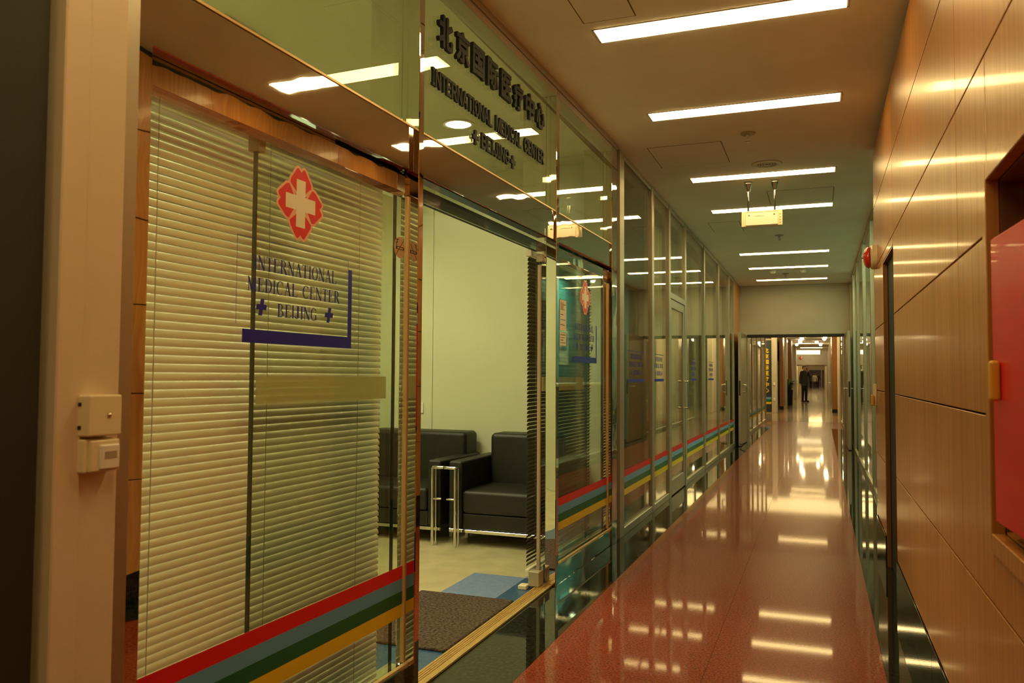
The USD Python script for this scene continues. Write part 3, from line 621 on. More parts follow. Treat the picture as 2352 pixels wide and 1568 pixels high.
# ------------------------------------------------------------------ raised black sign on the transom
CJK = [[[[[52,97],[56,100],[64,100],[67,98],[68,68],[88,84],[90,83],[97,75],[97,71],[95,68],[67,50],[68,15],[84,15],[86,32],[88,36],[92,36],[99,32],[100,26],[98,11],[95,4],[91,1],[61,0],[54,6],[52,13]]],[[[0,24],[28,36],[28,59],[5,59],[3,62],[3,73],[5,75],[28,75],[29,99],[42,99],[43,0],[29,0],[28,19],[5,11],[1,18]]]],[[[[2,84],[4,87],[41,87],[38,93],[39,96],[51,100],[60,87],[98,86],[100,85],[100,74],[98,72],[4,72],[2,74]]],[[[0,8],[1,11],[12,22],[20,33],[15,35],[16,70],[87,69],[88,35],[80,32],[99,10],[100,7],[97,4],[91,0],[86,1],[66,25],[67,29],[73,32],[72,33],[59,33],[59,8],[55,0],[28,0],[25,7],[27,11],[43,12],[42,33],[28,33],[34,29],[34,25],[24,12],[12,1],[7,1]],[[29,48],[72,47],[73,56],[30,56]]]],[[[[0,97],[3,100],[98,99],[100,97],[100,0],[83,0],[83,3],[17,3],[16,0],[0,0]],[[16,80],[19,83],[80,83],[83,81],[83,84],[17,85]],[[17,21],[17,18],[83,19],[83,21]],[[74,45],[83,35],[83,71],[80,68],[58,68],[58,60],[79,59],[79,48]],[[58,41],[57,35],[63,35],[63,36]],[[16,35],[42,35],[41,46],[23,46],[21,48],[21,58],[23,60],[41,60],[41,68],[20,68],[16,72]]]],[[[[0,97],[3,100],[33,100],[41,95],[92,96],[94,94],[94,84],[91,81],[43,81],[39,87],[31,66],[35,60],[36,68],[38,70],[98,70],[100,67],[100,58],[98,56],[74,55],[74,49],[82,51],[88,49],[99,19],[99,12],[90,8],[86,9],[80,28],[74,40],[74,10],[70,1],[47,0],[44,10],[38,8],[30,14],[29,17],[33,23],[33,25],[27,23],[15,23],[15,0],[0,0]],[[38,55],[40,39],[45,50],[58,48],[58,55]],[[46,14],[58,13],[58,41],[56,41]],[[16,61],[15,38],[23,37],[24,41],[24,47]],[[15,70],[16,70],[21,85],[15,84]]]],[[[[0,98],[2,100],[97,99],[98,87],[96,84],[47,84],[45,79],[88,79],[90,77],[91,66],[89,64],[63,64],[62,56],[95,55],[96,43],[94,41],[70,40],[90,21],[91,16],[98,16],[100,14],[100,2],[98,0],[1,1]],[[56,30],[42,16],[72,16]],[[29,56],[46,55],[46,63],[36,64]],[[16,40],[16,23],[34,31],[43,40]],[[16,67],[23,73],[29,84],[16,84]],[[16,56],[19,55],[20,56],[16,58]]]],[[[[0,36],[2,41],[17,50],[17,52],[11,53],[2,72],[2,76],[9,80],[12,80],[17,74],[17,85],[19,87],[50,87],[49,94],[50,98],[61,100],[67,87],[98,87],[100,85],[100,75],[98,73],[31,72],[32,67],[89,69],[96,63],[96,59],[92,54],[71,39],[71,7],[67,0],[42,0],[39,7],[39,10],[42,12],[56,12],[56,45],[66,54],[31,54],[31,36],[28,23],[22,7],[16,0],[8,0],[3,6],[11,19],[15,30],[5,27]]]],[[[[0,79],[3,82],[41,82],[42,98],[43,100],[57,100],[58,98],[59,82],[98,81],[100,80],[99,26],[86,25],[83,31],[59,31],[58,0],[42,0],[41,31],[17,31],[14,25],[2,25],[0,27]],[[58,47],[83,46],[83,67],[59,67]],[[17,47],[41,46],[42,67],[17,67]]]],[[[[25,72],[27,74],[38,74],[40,70],[41,14],[64,14],[67,20],[67,33],[69,37],[72,37],[81,31],[80,13],[75,2],[71,0],[33,0],[28,4],[25,12]]],[[[87,17],[72,61],[74,65],[81,68],[85,68],[89,61],[98,34],[100,23],[95,19]]],[[[30,90],[31,94],[37,100],[40,100],[62,83],[69,75],[70,72],[63,63],[59,63]]],[[[0,19],[6,43],[9,63],[11,66],[22,64],[23,62],[23,53],[15,16],[13,14],[8,15],[2,17]]]]]
sg = thing('wall_sign', 'raised black lettering of the medical centre on the transom glass', 'sign', (-0.05, 3.66, 2.26))
def glyph(polys, y0, z0, w, h):
    g = unary_union([Polygon(p[0], p[1:]).buffer(0) for p in polys])
    return affinity.affine_transform(g, [w / 100.0, 0, 0, h / 100.0, y0, z0])
for k in range(8):
    yc = 3.035 + k * (4.205 - 3.035) / 7
    part(sg, 'character', sk(onx(glyph(CJK[k], yc - 0.066, 2.580, 0.132, 0.140), -0.0545, 0.016)), 'letter_black')
def flat_text(s, height, width, y0, z0, x, d, bold=True):
    """Letters one by one: [(mesh, char)] fitted to the given width."""
    m = meshkit.text_mesh(s, height, d, bold)
    b = m.bounds
    sc = width / (b[1][0] - b[0][0])
    v = m.vertices
    return trimesh.Trimesh(np.stack([x + v[:, 2], y0 + (v[:, 0] - b[0][0]) * sc, z0 + v[:, 1]], 1), m.faces, process=False)
def letters(parent, s, y0, y1, z0, h, x, d, m, name='letter', fn=None, gap=0.12):
    adv = {'I': 0.42, 'M': 1.2, ' ': 0.62, 'J': 0.72, 'L': 0.85, 'E': 0.88, 'T': 0.9}
    wid = [adv.get(c, 1.0) for c in s]
    u = (y1 - y0) / (sum(wid) + gap * (len(s) - 1))
    y = y0
    for c, w in zip(s, wid):
        if c != ' ':
            part(parent, name, fn(c, y, w * u, z0, h, x, d), m)
        y += (w + gap) * u
def sans(c, y, w, z0, h, x, d):
    mm = meshkit.text_mesh(c, h, d, True)
    b = mm.bounds; v = mm.vertices
    sc = w / (b[1][0] - b[0][0])
    return sk(trimesh.Trimesh(np.stack([x + v[:, 2], y + (v[:, 0] - b[0][0]) * sc, z0 + (v[:, 1] - b[0][1]) * h / (b[1][1] - b[0][1])], 1), mm.faces, process=False))
letters(sg, 'INTERNATIONAL MEDICAL CENTER', 2.925, 4.272, 2.392, 0.076, -0.0545, 0.011, 'letter_black', fn=sans)
letters(sg, 'BEIJING', 3.42, 3.76, 2.262, 0.074, -0.0545, 0.011, 'letter_black', fn=sans)
def plus(yc, zc, r, w):
    return unary_union([sbox(yc - r, zc - w, yc + r, zc + w), sbox(yc - w, zc - r * 1.1, yc + w, zc + r * 1.1)])
for yc in (3.355, 3.812):
    part(sg, 'cross_mark', sk(onx(plus(yc, 2.292, 0.030, 0.010), -0.0545, 0.011)), 'letter_black')

# ------------------------------------------------------------------ red cross stickers
def cross_sticker(yc, zc, R, label):
    t = thing('cross_sticker', label, 'sticker', (-0.05, yc, zc))
    pet = Polygon([(0, 0.12), (-0.30, 0.36), (-0.50, 0.50), (-0.47, 0.64), (-0.20, 0.97), (-0.13, 1.0), (-0.06, 0.96), (0, 0.90), (0.06, 0.96), (0.13, 1.0), (0.20, 0.97), (0.47, 0.64), (0.50, 0.50), (0.30, 0.36)])
    pets = [affinity.rotate(pet, a, origin=(0, 0)) for a in (0, 90, 180, 270)]
    cr = plus(0, 0, 0.66, 0.20)
    cr = unary_union([sbox(-0.66, -0.2, 0.66, 0.2), sbox(-0.2, -0.66, 0.2, 0.66)])
    f = lambda g: affinity.affine_transform(g, [R, 0, 0, R, yc, zc])
    edge = unary_union([p.buffer(0.045) for p in pets])
    part(t, 'pale_border', sk(onx(f(edge), -0.0549, 0.0003)), 'decal_pink')
    for p in pets:
        part(t, 'petal', sk(onx(f(p.buffer(-0.025).difference(cr)), -0.0546, 0.0004)), 'decal_red')
    part(t, 'white_cross', sk(onx(f(cr), -0.0546, 0.0004)), 'decal_cream')
cross_sticker(2.082, 1.729, 0.112, 'red petal sticker with a white cross above the blue lettering')
cross_sticker(5.115, 1.718, 0.110, 'red petal sticker with a white cross on the notice pane')

# ------------------------------------------------------------------ serif capitals for the blue lettering
def serif(c):
    """A capital in a 0.72 x 1 box from strokes with slab serifs."""
    T, t, s = 0.15, 0.055, 0.035
    W = {'I': 0.34, 'M': 0.95, 'N': 0.78, 'J': 0.42, 'L': 0.62, 'E': 0.64, 'T': 0.68}.get(c, 0.74)
    def st(x, w=T, y0=0.0, y1=1.0): return sbox(x - w / 2, y0, x + w / 2, y1)
    def sf(x, y, w=0.30): return sbox(x - w / 2, y - s / 2, x + w / 2, y + s / 2)
    def ln(a, b, w): return LineString([a, b]).buffer(w / 2, cap_style=2)
    def arc(cx, cy, rx, ry, wx, wy, a0=0, a1=360):
        A = np.radians(np.linspace(a0, a1, 33))
        o = [(cx + rx * math.cos(a), cy + ry * math.sin(a)) for a in A]
        i = [(cx + (rx - wx) * math.cos(a), cy + (ry - wy) * math.sin(a)) for a in A]
        return Polygon(o, [i[:-1]]).buffer(0) if a1 - a0 >= 360 else Polygon(o + i[::-1]).buffer(0)
    B, U = s / 2, 1 - s / 2
    if c == 'I': g = [st(0.17), sf(0.17, B), sf(0.17, U)]
    elif c == 'N': g = [st(0.12, t), st(0.66, t), ln((0.10, 1), (0.66, 0), T), sf(0.10, U, 0.24), sf(0.12, B, 0.24), sf(0.66, U, 0.24)]
    elif c == 'T': g = [st(0.34), sf(0.34, B), sbox(0.02, 0.95, 0.66, 1), sbox(0.02, 0.78, 0.055, 1), sbox(0.625, 0.78, 0.66, 1)]
    elif c == 'E': g = [st(0.16), sbox(0.02, 0, 0.60, 0.05), sbox(0.02, 0.95, 0.58, 1), sbox(0.16, 0.48, 0.44, 0.53), sbox(0.57, 0, 0.605, 0.22), sbox(0.55, 0.78, 0.585, 1), sbox(0.42, 0.40, 0.45, 0.61)]
    elif c == 'R': g = [st(0.16), sf(0.16, B), sbox(0.02, 0.95, 0.36, 1), arc(0.34, 0.745, 0.25, 0.255, 0.13, 0.05, -90, 90), sbox(0.16, 0.49, 0.36, 0.54), ln((0.36, 0.5), (0.66, 0.0), T), sf(0.66, B, 0.18)]
    elif c == 'A': g = [ln((0.37, 1), (0.11, 0), t), ln((0.37, 1), (0.63, 0), T), sbox(0.2, 0.32, 0.56, 0.37), sf(0.11, B, 0.22), sf(0.64, B, 0.26)]
    elif c == 'O': g = [arc(0.37, 0.5, 0.36, 0.51, 0.13, 0.05)]
    elif c == 'L': g = [st(0.16), sf(0.16, U), sbox(0.02, 0, 0.60, 0.05), sbox(0.565, 0, 0.60, 0.24)]
    elif c == 'M': g = [st(0.12, t), st(0.80), ln((0.10, 1), (0.46, 0.02), T), ln((0.80, 1), (0.46, 0.02), t), sf(0.10, U, 0.22), sf(0.12, B, 0.24), sf(0.82, U, 0.24), sf(0.80, B, 0.28)]
    elif c == 'D': g = [st(0.16), sbox(0.02, 0.95, 0.34, 1), sbox(0.02, 0, 0.34, 0.05), arc(0.32, 0.5, 0.40, 0.5, 0.13, 0.05, -90, 90)]
    elif c == 'C': g = [arc(0.38, 0.5, 0.37, 0.51, 0.13, 0.05, 48, 312), sbox(0.60, 0.70, 0.64, 0.96)]
    elif c == 'G': g = [arc(0.38, 0.5, 0.37, 0.51, 0.13, 0.05, 48, 325), sbox(0.60, 0.70, 0.64, 0.96), sbox(0.56, 0.06, 0.68, 0.44), sf(0.60, 0.44, 0.26)]
    elif c == 'B': g = [st(0.16), sbox(0.02, 0.95, 0.34, 1), sbox(0.02, 0, 0.36, 0.05), sbox(0.16, 0.49, 0.36, 0.54), arc(0.32, 0.76, 0.26, 0.24, 0.12, 0.05, -90, 90), arc(0.34, 0.27, 0.32, 0.27, 0.13, 0.05, -90, 90)]
    elif c == 'J': g = [st(0.26, T, 0.12), sf(0.26, U), arc(0.15, 0.16, 0.185, 0.17, 0.10, 0.06, 180, 360)]
    return unary_union(g), W
def serif_letter(c, y, w, z0, h, x, d):
    g, W = serif(c)
    return sk(onx(affinity.affine_transform(g, [w / W, 0, 0, h, y, z0]), x, d))
bs = thing('lettering_sticker', 'blue serif lettering with a blue corner bar on the large side pane', 'sticker', (-0.05, 2.08, 1.29))
SX = -0.0546
part(bs, 'corner_bar', sk(onx(unary_union([sbox(1.828, 1.290, 2.370, 1.328), sbox(2.348, 1.328, 2.370, 1.557)]), SX, 0.0004)), 'decal_blue')
for (y0, y1, z0, z1) in ((1.801, 2.347, 1.5875, 1.589), (1.801, 1.8022, 1.34, 1.5875), (2.346, 2.3472, 1.558, 1.5875)):
    part(bs, 'thin_rule', sk(onx(sbox(y0, z0, y1, z1), SX, 0.0003)), 'decal_blue')
letters(bs, 'INTERNATIONAL', 1.872, 2.278, 1.500, 0.0415, SX, 0.0004, 'decal_blue', fn=serif_letter, gap=0.10)
letters(bs, 'MEDICAL CENTER', 1.846, 2.298, 1.437, 0.0405, SX, 0.0004, 'decal_blue', fn=serif_letter, gap=0.10)
letters(bs, 'BEIJING', 1.978, 2.173, 1.371, 0.0395, SX, 0.0004, 'decal_blue', fn=serif_letter, gap=0.10)
def slant_plus(yc, zc, r, w):
    return affinity.skew(plus(yc, zc, r, w), xs=12, origin=(yc, zc))
for yc in (1.907, 2.239):
    part(bs, 'cross_mark', sk(onx(slant_plus(yc, 1.394, 0.022, 0.008), SX, 0.0004)), 'decal_blue')
bs2 = thing('lettering_sticker', 'blue corner bar sticker with small crosses on the notice pane', 'sticker', (-0.05, 5.12, 1.29))
part(bs2, 'corner_bar', sk(onx(unary_union([sbox(4.861, 1.288, 5.381, 1.326), sbox(5.362, 1.326, 5.381, 1.545)]), SX, 0.0004)), 'decal_blue')
letters(bs2, 'INTERNATIONAL', 4.90, 5.30, 1.495, 0.0415, SX, 0.0004, 'decal_blue', fn=serif_letter, gap=0.10)
letters(bs2, 'MEDICAL CENTER', 4.88, 5.32, 1.432, 0.0405, SX, 0.0004, 'decal_blue', fn=serif_letter, gap=0.10)
letters(bs2, 'BEIJING', 5.00, 5.20, 1.368, 0.0395, SX, 0.0004, 'decal_blue', fn=serif_letter, gap=0.10)
for yc in (4.935, 5.265):
    part(bs2, 'cross_mark', sk(onx(slant_plus(yc, 1.390, 0.022, 0.008), SX, 0.0004)), 'decal_blue')
# paper notices and no smoking disc
for (z0, z1, lab, n) in ((1.476, 1.660, 'taller paper notice taped to the glass by the doorway', 5), (1.383, 1.462, 'small paper notice below the taller one by the doorway', 4)):
    t = thing('paper_notice', lab, 'notice', (-0.05, 4.65, z0))
    part(t, 'sheet', sk(onx(sbox(4.590, z0, 4.712, z1), SX, 0.0006)), 'paper')
    for k in range(n):
        zz = z1 - (k + 1) * (z1 - z0) / (n + 1)
        part(t, 'printed_line', sk(onx(sbox(4.603, zz, 4.70 - 0.02 * (k % 3), zz + 0.004), SX + 0.0006, 0.0002)), 'paper_blue' if k % 2 else 'sticker_ink')
    if n == 5:
        part(t, 'printed_picture', sk(onx(sbox(4.605, 1.60, 4.66, 1.645), SX + 0.0006, 0.0002)), 'sticker_tan')
ns = thing('no_smoking_sticker', 'round tan no smoking sticker at the edge of the lettered pane', 'sticker', (-0.05, 2.69, 1.684))
part(ns, 'disc', sk(onx(Point(2.690, 1.684).buffer(0.040, 24), SX, 0.0005)), 'sticker_tan')
part(ns, 'cigarette', sk(onx(sbox(2.662, 1.676, 2.722, 1.688).difference(sbox(2.672, 1.679, 2.714, 1.685)), SX + 0.0005, 0.0003)), 'sticker_ink')
part(ns, 'smoke', sk(onx(LineString([(2.668, 1.692), (2.664, 1.700), (2.674, 1.704), (2.668, 1.712), (2.680, 1.714)]).buffer(0.002), SX + 0.0005, 0.0003)), 'sticker_ink')
part(ns, 'slash', sk(onx(LineString([(2.664, 1.656), (2.718, 1.712)]).buffer(0.0014), SX + 0.0005, 0.0003)), 'sticker_ink')
# small blue lettering on the office panes
for y0, y1, lab in ((6.25, 6.86, 'blue lettering sticker on the dim first office pane'), (7.30, 7.80, 'blue lettering sticker on the narrow second office pane'),
                    (9.56, 10.03, 'blue lettering sticker on the pane just beyond the office door'), (11.16, 11.69, 'blue lettering sticker two panes beyond the office door')):
    t = thing('lettering_sticker', lab, 'sticker', (0.0, (y0 + y1) / 2, 1.155))
    X4 = 0.0044
    part(t, 'lower_bar', onx(sbox(y0, 1.155, y1, 1.180), X4, 0.0004), 'decal_blue')
    part(t, 'upper_rule', onx(sbox(y0, 1.402, y1, 1.408), X4, 0.0004), 'decal_blue')
    w = y1 - y0
    for s, a, b, z in (('INTERNATIONAL', 0.14, 0.86, 1.342), ('MEDICAL CENTER', 0.08, 0.92, 1.280), ('BEIJING', 0.32, 0.68, 1.212)):
        ls = []
        adv = w * (b - a) / len(s)
        for k, c in enumerate(s):
            if c != ' ':
                g, W = serif(c)
                ls.append(onx(affinity.affine_transform(g, [adv * 0.8 / W, 0, 0, 0.040, y0 + a * w + k * adv, z]), X4, 0.0004))
        part(t, 'text_line', cat(*ls), 'decal_blue')
    for yc in (0.2, 0.8):
        part(t, 'cross_mark', onx(plus(y0 + yc * w, 1.232, 0.020, 0.007), X4, 0.0004), 'decal_blue')
# ------------------------------------------------------------------ coloured stripes
def stripes(y0, y1, label, x, f=lambda m: m, cols=('red', 'teal', 'green', 'yellow'), zt=0.480, dz=0.0475):
    t = thing('stripe_sticker', label, 'stripe sticker', (x, (y0 + y1) / 2, zt))
    for k, c in enumerate(cols):
        part(t, f'{c}_stripe', f(onx(sbox(y0, zt - (k + 1) * dz, y1, zt - k * dz), x, 0.0004)), 'decal_' + c, label=f'{c} stripe')
stripes(1.463, 2.745, 'four colour stripes across the lettered side pane', SX, sk)
stripes(4.478, 5.657, 'four colour stripes across the notice pane', SX, sk)
OPN = [(6.045, 7.135, 'four colour stripes on the dim first office pane'), (7.245, 8.005, 'four colour stripes on the narrow second office pane'), (8.20, 8.94, 'four colour stripes on the glass office door'),
       (9.135, 10.615, 'four colour stripes on the pane just beyond the office door'), (10.725, 12.195, 'four colour stripes two panes beyond the office door'),
       (12.305, 13.655, 'four colour stripes three panes beyond the office door'), (13.765, 14.495, 'four colour stripes on the last narrow office pane')]
for y0, y1, lab in OPN:
    stripes(y0, y1, lab, 0.0044)
FE = [15.95, 17.1, 18.65, 20.2, 21.75, 23.35]
for k, (a, b) in enumerate(zip(FE[:-1], FE[1:])):
    stripes(a + 0.005, b - 0.105, ('first', 'second', 'third', 'fourth', 'fifth')[k] + ' pane stripes in green and yellow beyond the double doors', 0.0044, cols=('teal', 'green', 'yellow'), zt=0.4325)
# ------------------------------------------------------------------ venetian blinds
def prism_y(poly, y0, y1):
    """Extrude a polygon drawn in (x, z) along y."""
    m = extr(poly, y1 - y0)
    v = m.vertices
    return trimesh.Trimesh(np.stack([v[:, 0], y1 - v[:, 2], v[:, 1]], 1), m.faces, process=False)
def slat_section(xc, zc, chord, tilt, sag, th=0.0006):
    P = []
    for s in np.linspace(-1, 1, 6):
        a, b = s * chord / 2, sag * (1 - s * s)
        P.append((xc + a * math.cos(tilt) + b * math.sin(tilt), zc - a * math.sin(tilt) + b * math.cos(tilt)))
    return LineString(P).buffer(th / 2, cap_style=2, join_style=2)
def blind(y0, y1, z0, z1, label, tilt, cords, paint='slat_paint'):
    t = thing('venetian_blind', label, 'blind', (-0.18, (y0 + y1) / 2, z0))
    n = int((z1 - z0) / 0.0228)
    for k in range(n):
        zc = z1 - 0.02 - k * 0.0228
        jit = 0.02 * math.sin(k * 1.7)
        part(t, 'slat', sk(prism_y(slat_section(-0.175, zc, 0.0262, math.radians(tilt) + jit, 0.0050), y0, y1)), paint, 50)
    part(t, 'headrail', sk(bx(-0.195, -0.158, y0, y1, z1 - 0.004, z1 + 0.03, 0.002)), 'slat_paint')
    part(t, 'bottom_rail', sk(bx(-0.190, -0.165, y0, y1, z0 - 0.02, z0 - 0.006, 0.002)), 'slat_paint')
    for y in cords:
        part(t, 'ladder_cord', sk(bx(-0.1605, -0.1595, y - 0.0012, y + 0.0012, z0 - 0.01, z1)), 'cord')
    return t
b1 = blind(1.40, 2.752, 0.05, 1.92, 'cream venetian blind behind the large lettered side pane', 60, (1.62, 2.07, 2.58))
b2 = blind(4.385, 5.64, 0.10, 1.90, 'venetian blind behind the notice pane, slats coloured dark for shade, seen almost edge on', -56, (4.47, 5.0, 5.52), 'slat_shaded')

# ------------------------------------------------------------------ clinic furniture
def seat_unit(name, label, x0, x1, cushions):
    """Black leather cube seat: front at y=5.25, back against the wall panel at y=6.0."""
    t = thing(name, label, 'armchair' if cushions == 1 else 'sofa', ((x0 + x1) / 2, 5.6, 0))
    a = 0.105
    for xa in (x0, x1 - a):
        part(t, 'arm', rbox(xa, xa + a, 5.25, 5.98, 0.115, 0.592, 0.018), 'leather', 40)
    part(t, 'base', rbox(x0 + a, x1 - a, 5.262, 5.95, 0.115, 0.225, 0.010), 'leather', 40)
    w = (x1 - x0 - 2 * a) / cushions
    for k in range(cushions):
        xa = x0 + a + k * w
        part(t, 'seat_cushion', rbox(xa + 0.002, xa + w - 0.002, 5.243, 5.80, 0.226, 0.388, 0.028), 'leather', 40)
        xb0 = xa + (0.012 if cushions == 1 else 0.004)
        part(t, 'back_cushion', rbox(xb0, xa + w - 0.012 + (0.09 if cushions > 1 and k == cushions - 1 else 0), 5.74, 5.985, 0.36, 0.762, 0.035), 'leather', 40)
    part(t, 'chrome_rail', bx(x0 + 0.005, x1 - 0.005, 5.252, 5.276, 0.090, 0.113, 0.002), 'chrome')
    part(t, 'chrome_rail', bx(x0 + 0.005, x1 - 0.005, 5.93, 5.954, 0.090, 0.113, 0.002), 'chrome')
    for xa in (x0 + 0.02, x1 - 0.045):
        part(t, 'side_rail', bx(xa, xa + 0.024, 5.277, 5.929, 0.090, 0.113), 'chrome')
        for ya in (5.50, 5.92):
            part(t, 'foot', bx(xa, xa + 0.024, ya, ya + 0.024, 0.0015, 0.090), 'chrome')
    return t
seat_unit('armchair', 'black leather armchair on the right, half hidden by the blind edge', -1.072, -0.30, 1)
seat_unit('sofa', 'wide black leather sofa on the left, running behind the lettered pane', -2.95, -1.135, 2)
cs = thing('tube_stand', 'slim chrome tube stand before the gap between sofa and armchair', 'stand', (-1.075, 5.18, 0))
for s in (-1, 1):
    xx = -1.0745 + s * 0.0885
    part(cs, 'upright', tube([(xx, 5.18, 0.001), (xx, 5.18, 0.548)], 0.0115), 'chrome', True)
    part(cs, 'top_bar', tube([(xx, 5.18, 0.548), (-1.0745 + s * 0.004, 5.18, 0.550)], 0.0115), 'chrome', True)
    part(cs, 'middle_bar', tube([(xx, 5.18, 0.328), (-1.0745 + s * 0.022, 5.18, 0.330)], 0.0075), 'chrome', True)
    part(cs, 'back_brace', tube([(xx, 5.18, 0.548), (xx, 5.235, 0.548), (xx, 5.235, 0.001)], 0.006), 'chrome', True)
part(cs, 'joint', tube([(-1.080, 5.18, 0.550), (-1.069, 5.18, 0.550)], 0.008), 'shadow_black', True)
ct = thing('coffee_table', 'low black coffee table left of the doorway, seen through the side pane', 'table', (-2.15, 4.25, 0))
part(ct, 'table_top', rbox(-2.75, -1.62, 3.95, 4.55, 0.385, 0.42, 0.006), 'leather', 30)
for xx in (-2.71, -1.70):
    for yy in (3.99, 4.47):
        part(ct, 'leg', bx(xx, xx + 0.04, yy, yy + 0.04, 0.001, 0.386), 'letter_black')
part(ct, 'shelf', bx(-2.70, -1.66, 4.0, 4.5, 0.14, 0.16), 'letter_black')
mt = thing('door_mat', 'coarse brown doormat just inside the clinic doorway', 'mat', (-0.38, 3.63, 0))
part(mt, 'pile', bx(-0.66, -0.115, 3.205, 4.045, 0.0013, 0.014, 0.004), 'carpet')
sp = thing('wall_socket', 'pale square wall socket plate low on the green panelled wall', 'socket', (-1.72, 6.025, 0.93))
pl = part(sp, 'plate', rbox(-1.765, -1.675, 6.018, 6.03, 0.885, 0.975, 0.004), 'plastic_white', 30)
part(pl, 'slot', bx(-1.735, -1.729, 6.0165, 6.019, 0.915, 0.945), 'shadow_black')
part(pl, 'slot', bx(-1.711, -1.705, 6.0165, 6.019, 0.915, 0.945), 'shadow_black')

# ------------------------------------------------------------------ curtains in the left offices
def curtain(y0, y1, label, ph):
    t = thing('curtain', label, 'curtain', (-0.2, (y0 + y1) / 2, 0.05))
    ys = np.linspace(y0, y1, max(24, int((y1 - y0) / 0.018)))
    xs = -0.20 + 0.030 * np.sin(ys * 2 * math.pi / 0.17 + ph) + 0.010 * np.sin(ys * 23 + ph * 2)
    poly = LineString(list(zip(xs, ys))).buffer(0.0015, cap_style=2, join_style=2)
    m = extr(poly, 2.70); m.apply_translation((0, 0, 0.06))
    part(t, 'fabric', m, 'curtain', 60)
    part(t, 'track', bx(-0.215, -0.185, y0, y1, 2.765, 2.79), 'frame_aluminium')
for y0, y1, lab, ph in ((7.26, 7.80, 'beige pleated curtain in the narrow second office pane', 0.3), (8.22, 8.94, 'beige pleated curtain behind the glass office door', 1.1),
                        (9.16, 10.6, 'beige pleated curtain just beyond the glass office door', 2.0), (10.75, 12.18, 'beige pleated curtain two panes beyond the office door', 0.9),
                        (12.34, 13.2, 'beige pleated curtain three panes beyond the office door', 1.7), (13.8, 14.5, 'beige pleated curtain in the last narrow office pane', 2.4)):
    curtain(y0, y1, lab, ph)
for k, (a, b) in enumerate(zip(FE[:-1], FE[1:])):
    curtain(a + 0.1, b - 0.2, ('first', 'second', 'third', 'fourth', 'fifth')[k] + ' beige curtain behind the panes beyond the double doors', 0.5 * k)

# ------------------------------------------------------------------ teal office on the right
rc = thing('reception_counter', 'blue fronted reception counter inside the teal office', 'counter', (2.8, 12.6, 0))
part(rc, 'front', rbox(2.45, 2.52, 11.0, 14.4, 0, 1.05, 0.01), 'teal_wall', 30)
part(rc, 'worktop', rbox(2.40, 2.95, 10.95, 14.45, 1.05, 1.09, 0.01), 'plastic_white', 30)
for k, (y0, y1, z0, z1) in enumerate(((12.3, 12.8, 1.45, 2.0), (13.3, 13.75, 1.4, 2.05), (9.6, 10.2, 1.4, 2.0))):
    t = thing('wall_poster', ('left pale poster on the teal office wall', 'right pale poster on the teal office wall', 'nearest pale poster on the teal office wall')[k], 'poster', (3.09, (y0 + y1) / 2, z0))
    part(t, 'sheet', bx(3.092, 3.0995, y0, y1, z0, z1), 'paper')
    part(t, 'picture', bx(3.090, 3.092, y0 + 0.08, y1 - 0.08, z0 + 0.25, z1 - 0.08), 'paper_blue')

# ------------------------------------------------------------------ the crossing and the far corridor
nb = thing('direction_board', 'tall navy board with a column of yellow characters beyond the doors', 'sign', (-0.45, 28.6, 0))
part(nb, 'board', bx(-0.90, -0.118, 28.5, 28.56, 0.03, 2.45, 0.004), 'navy_board')
part(nb, 'frame', bx(-0.92, -0.11, 28.49, 28.58, 0.0, 0.03), 'frame_aluminium')
part(nb, 'frame', bx(-0.92, -0.11, 28.49, 28.58, 2.45, 2.50), 'frame_aluminium')
for k in range(8):
    g = glyph(CJK[k], 0, 0, 0.15, 0.155)
    m = extr(g, 0.01)
    v = m.vertices
    m = trimesh.Trimesh(np.stack([-0.345 + v[:, 0], 28.5 - v[:, 2], 2.02 - 0.19 * k + v[:, 1]], 1), m.faces[:, ::-1].copy()[:, ::-1], process=False)
    part(nb, 'character', m, 'decal_yellow')
for k, c in enumerate(('teal', 'green', 'yellow')):
    part(nb, f'{c}_stripe', bx(-0.90, -0.118, 28.492, 28.4995, 0.46 - 0.08 * k, 0.53 - 0.08 * k), 'decal_' + c, label=f'{c} stripe')
def pillar(name, label, x0, x1, y0, y1, m, base=True, z1=CEIL, c='pillar'):
    t = thing(name, label, c, ((x0 + x1) / 2, (y0 + y1) / 2, 0), kind='structure')
    part(t, 'shaft', bx(x0, x1, y0, y1, 0.12 if base else 0, z1, 0.004), m)
    if base:
        part(t, 'plinth', bx(x0 - 0.01, x1 + 0.01, y0 - 0.01, y1 + 0.01, 0, 0.12, 0.004), 'black_granite')
pillar('trim_6', 'white clad pilaster right of the navy board', -0.105, 0.03, 28.45, 29.6, 'plaster_beige', False)
for q, n in ((0.98, 'upper white switch plate on the clad pilaster beyond the doors'), (0.46, 'lower white switch plate on the clad pilaster beyond the doors')):
    t = thing('switch_plate', n, 'switch', (-0.03, 28.44, q))
    part(t, 'plate', bx(-0.05, 0.0, 28.43, 28.449, q - 0.05, q + 0.05, 0.004), 'plastic_white')
    part(t, 'rocker', bx(-0.035, -0.015, 28.424, 28.43, q - 0.025, q + 0.025, 0.002), 'plastic_white')
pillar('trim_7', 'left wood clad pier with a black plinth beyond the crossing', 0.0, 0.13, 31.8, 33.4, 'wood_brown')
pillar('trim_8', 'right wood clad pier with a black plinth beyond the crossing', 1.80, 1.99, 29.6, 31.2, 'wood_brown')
pillar('trim_9', 'white clad pilaster on the right of the crossing', 1.96, 2.12, 27.6, 29.2, 'plaster_beige', False)
pillar('trim_10', 'dark brown column behind the potted palm', 0.06, 0.22, 38.4, 39.6, 'wood_dark', False)
pillar('trim_11', 'tall chrome edged jamb left of the potted palm', 0.12, 0.20, 33.6, 33.9, 'brushed_aluminium', False)
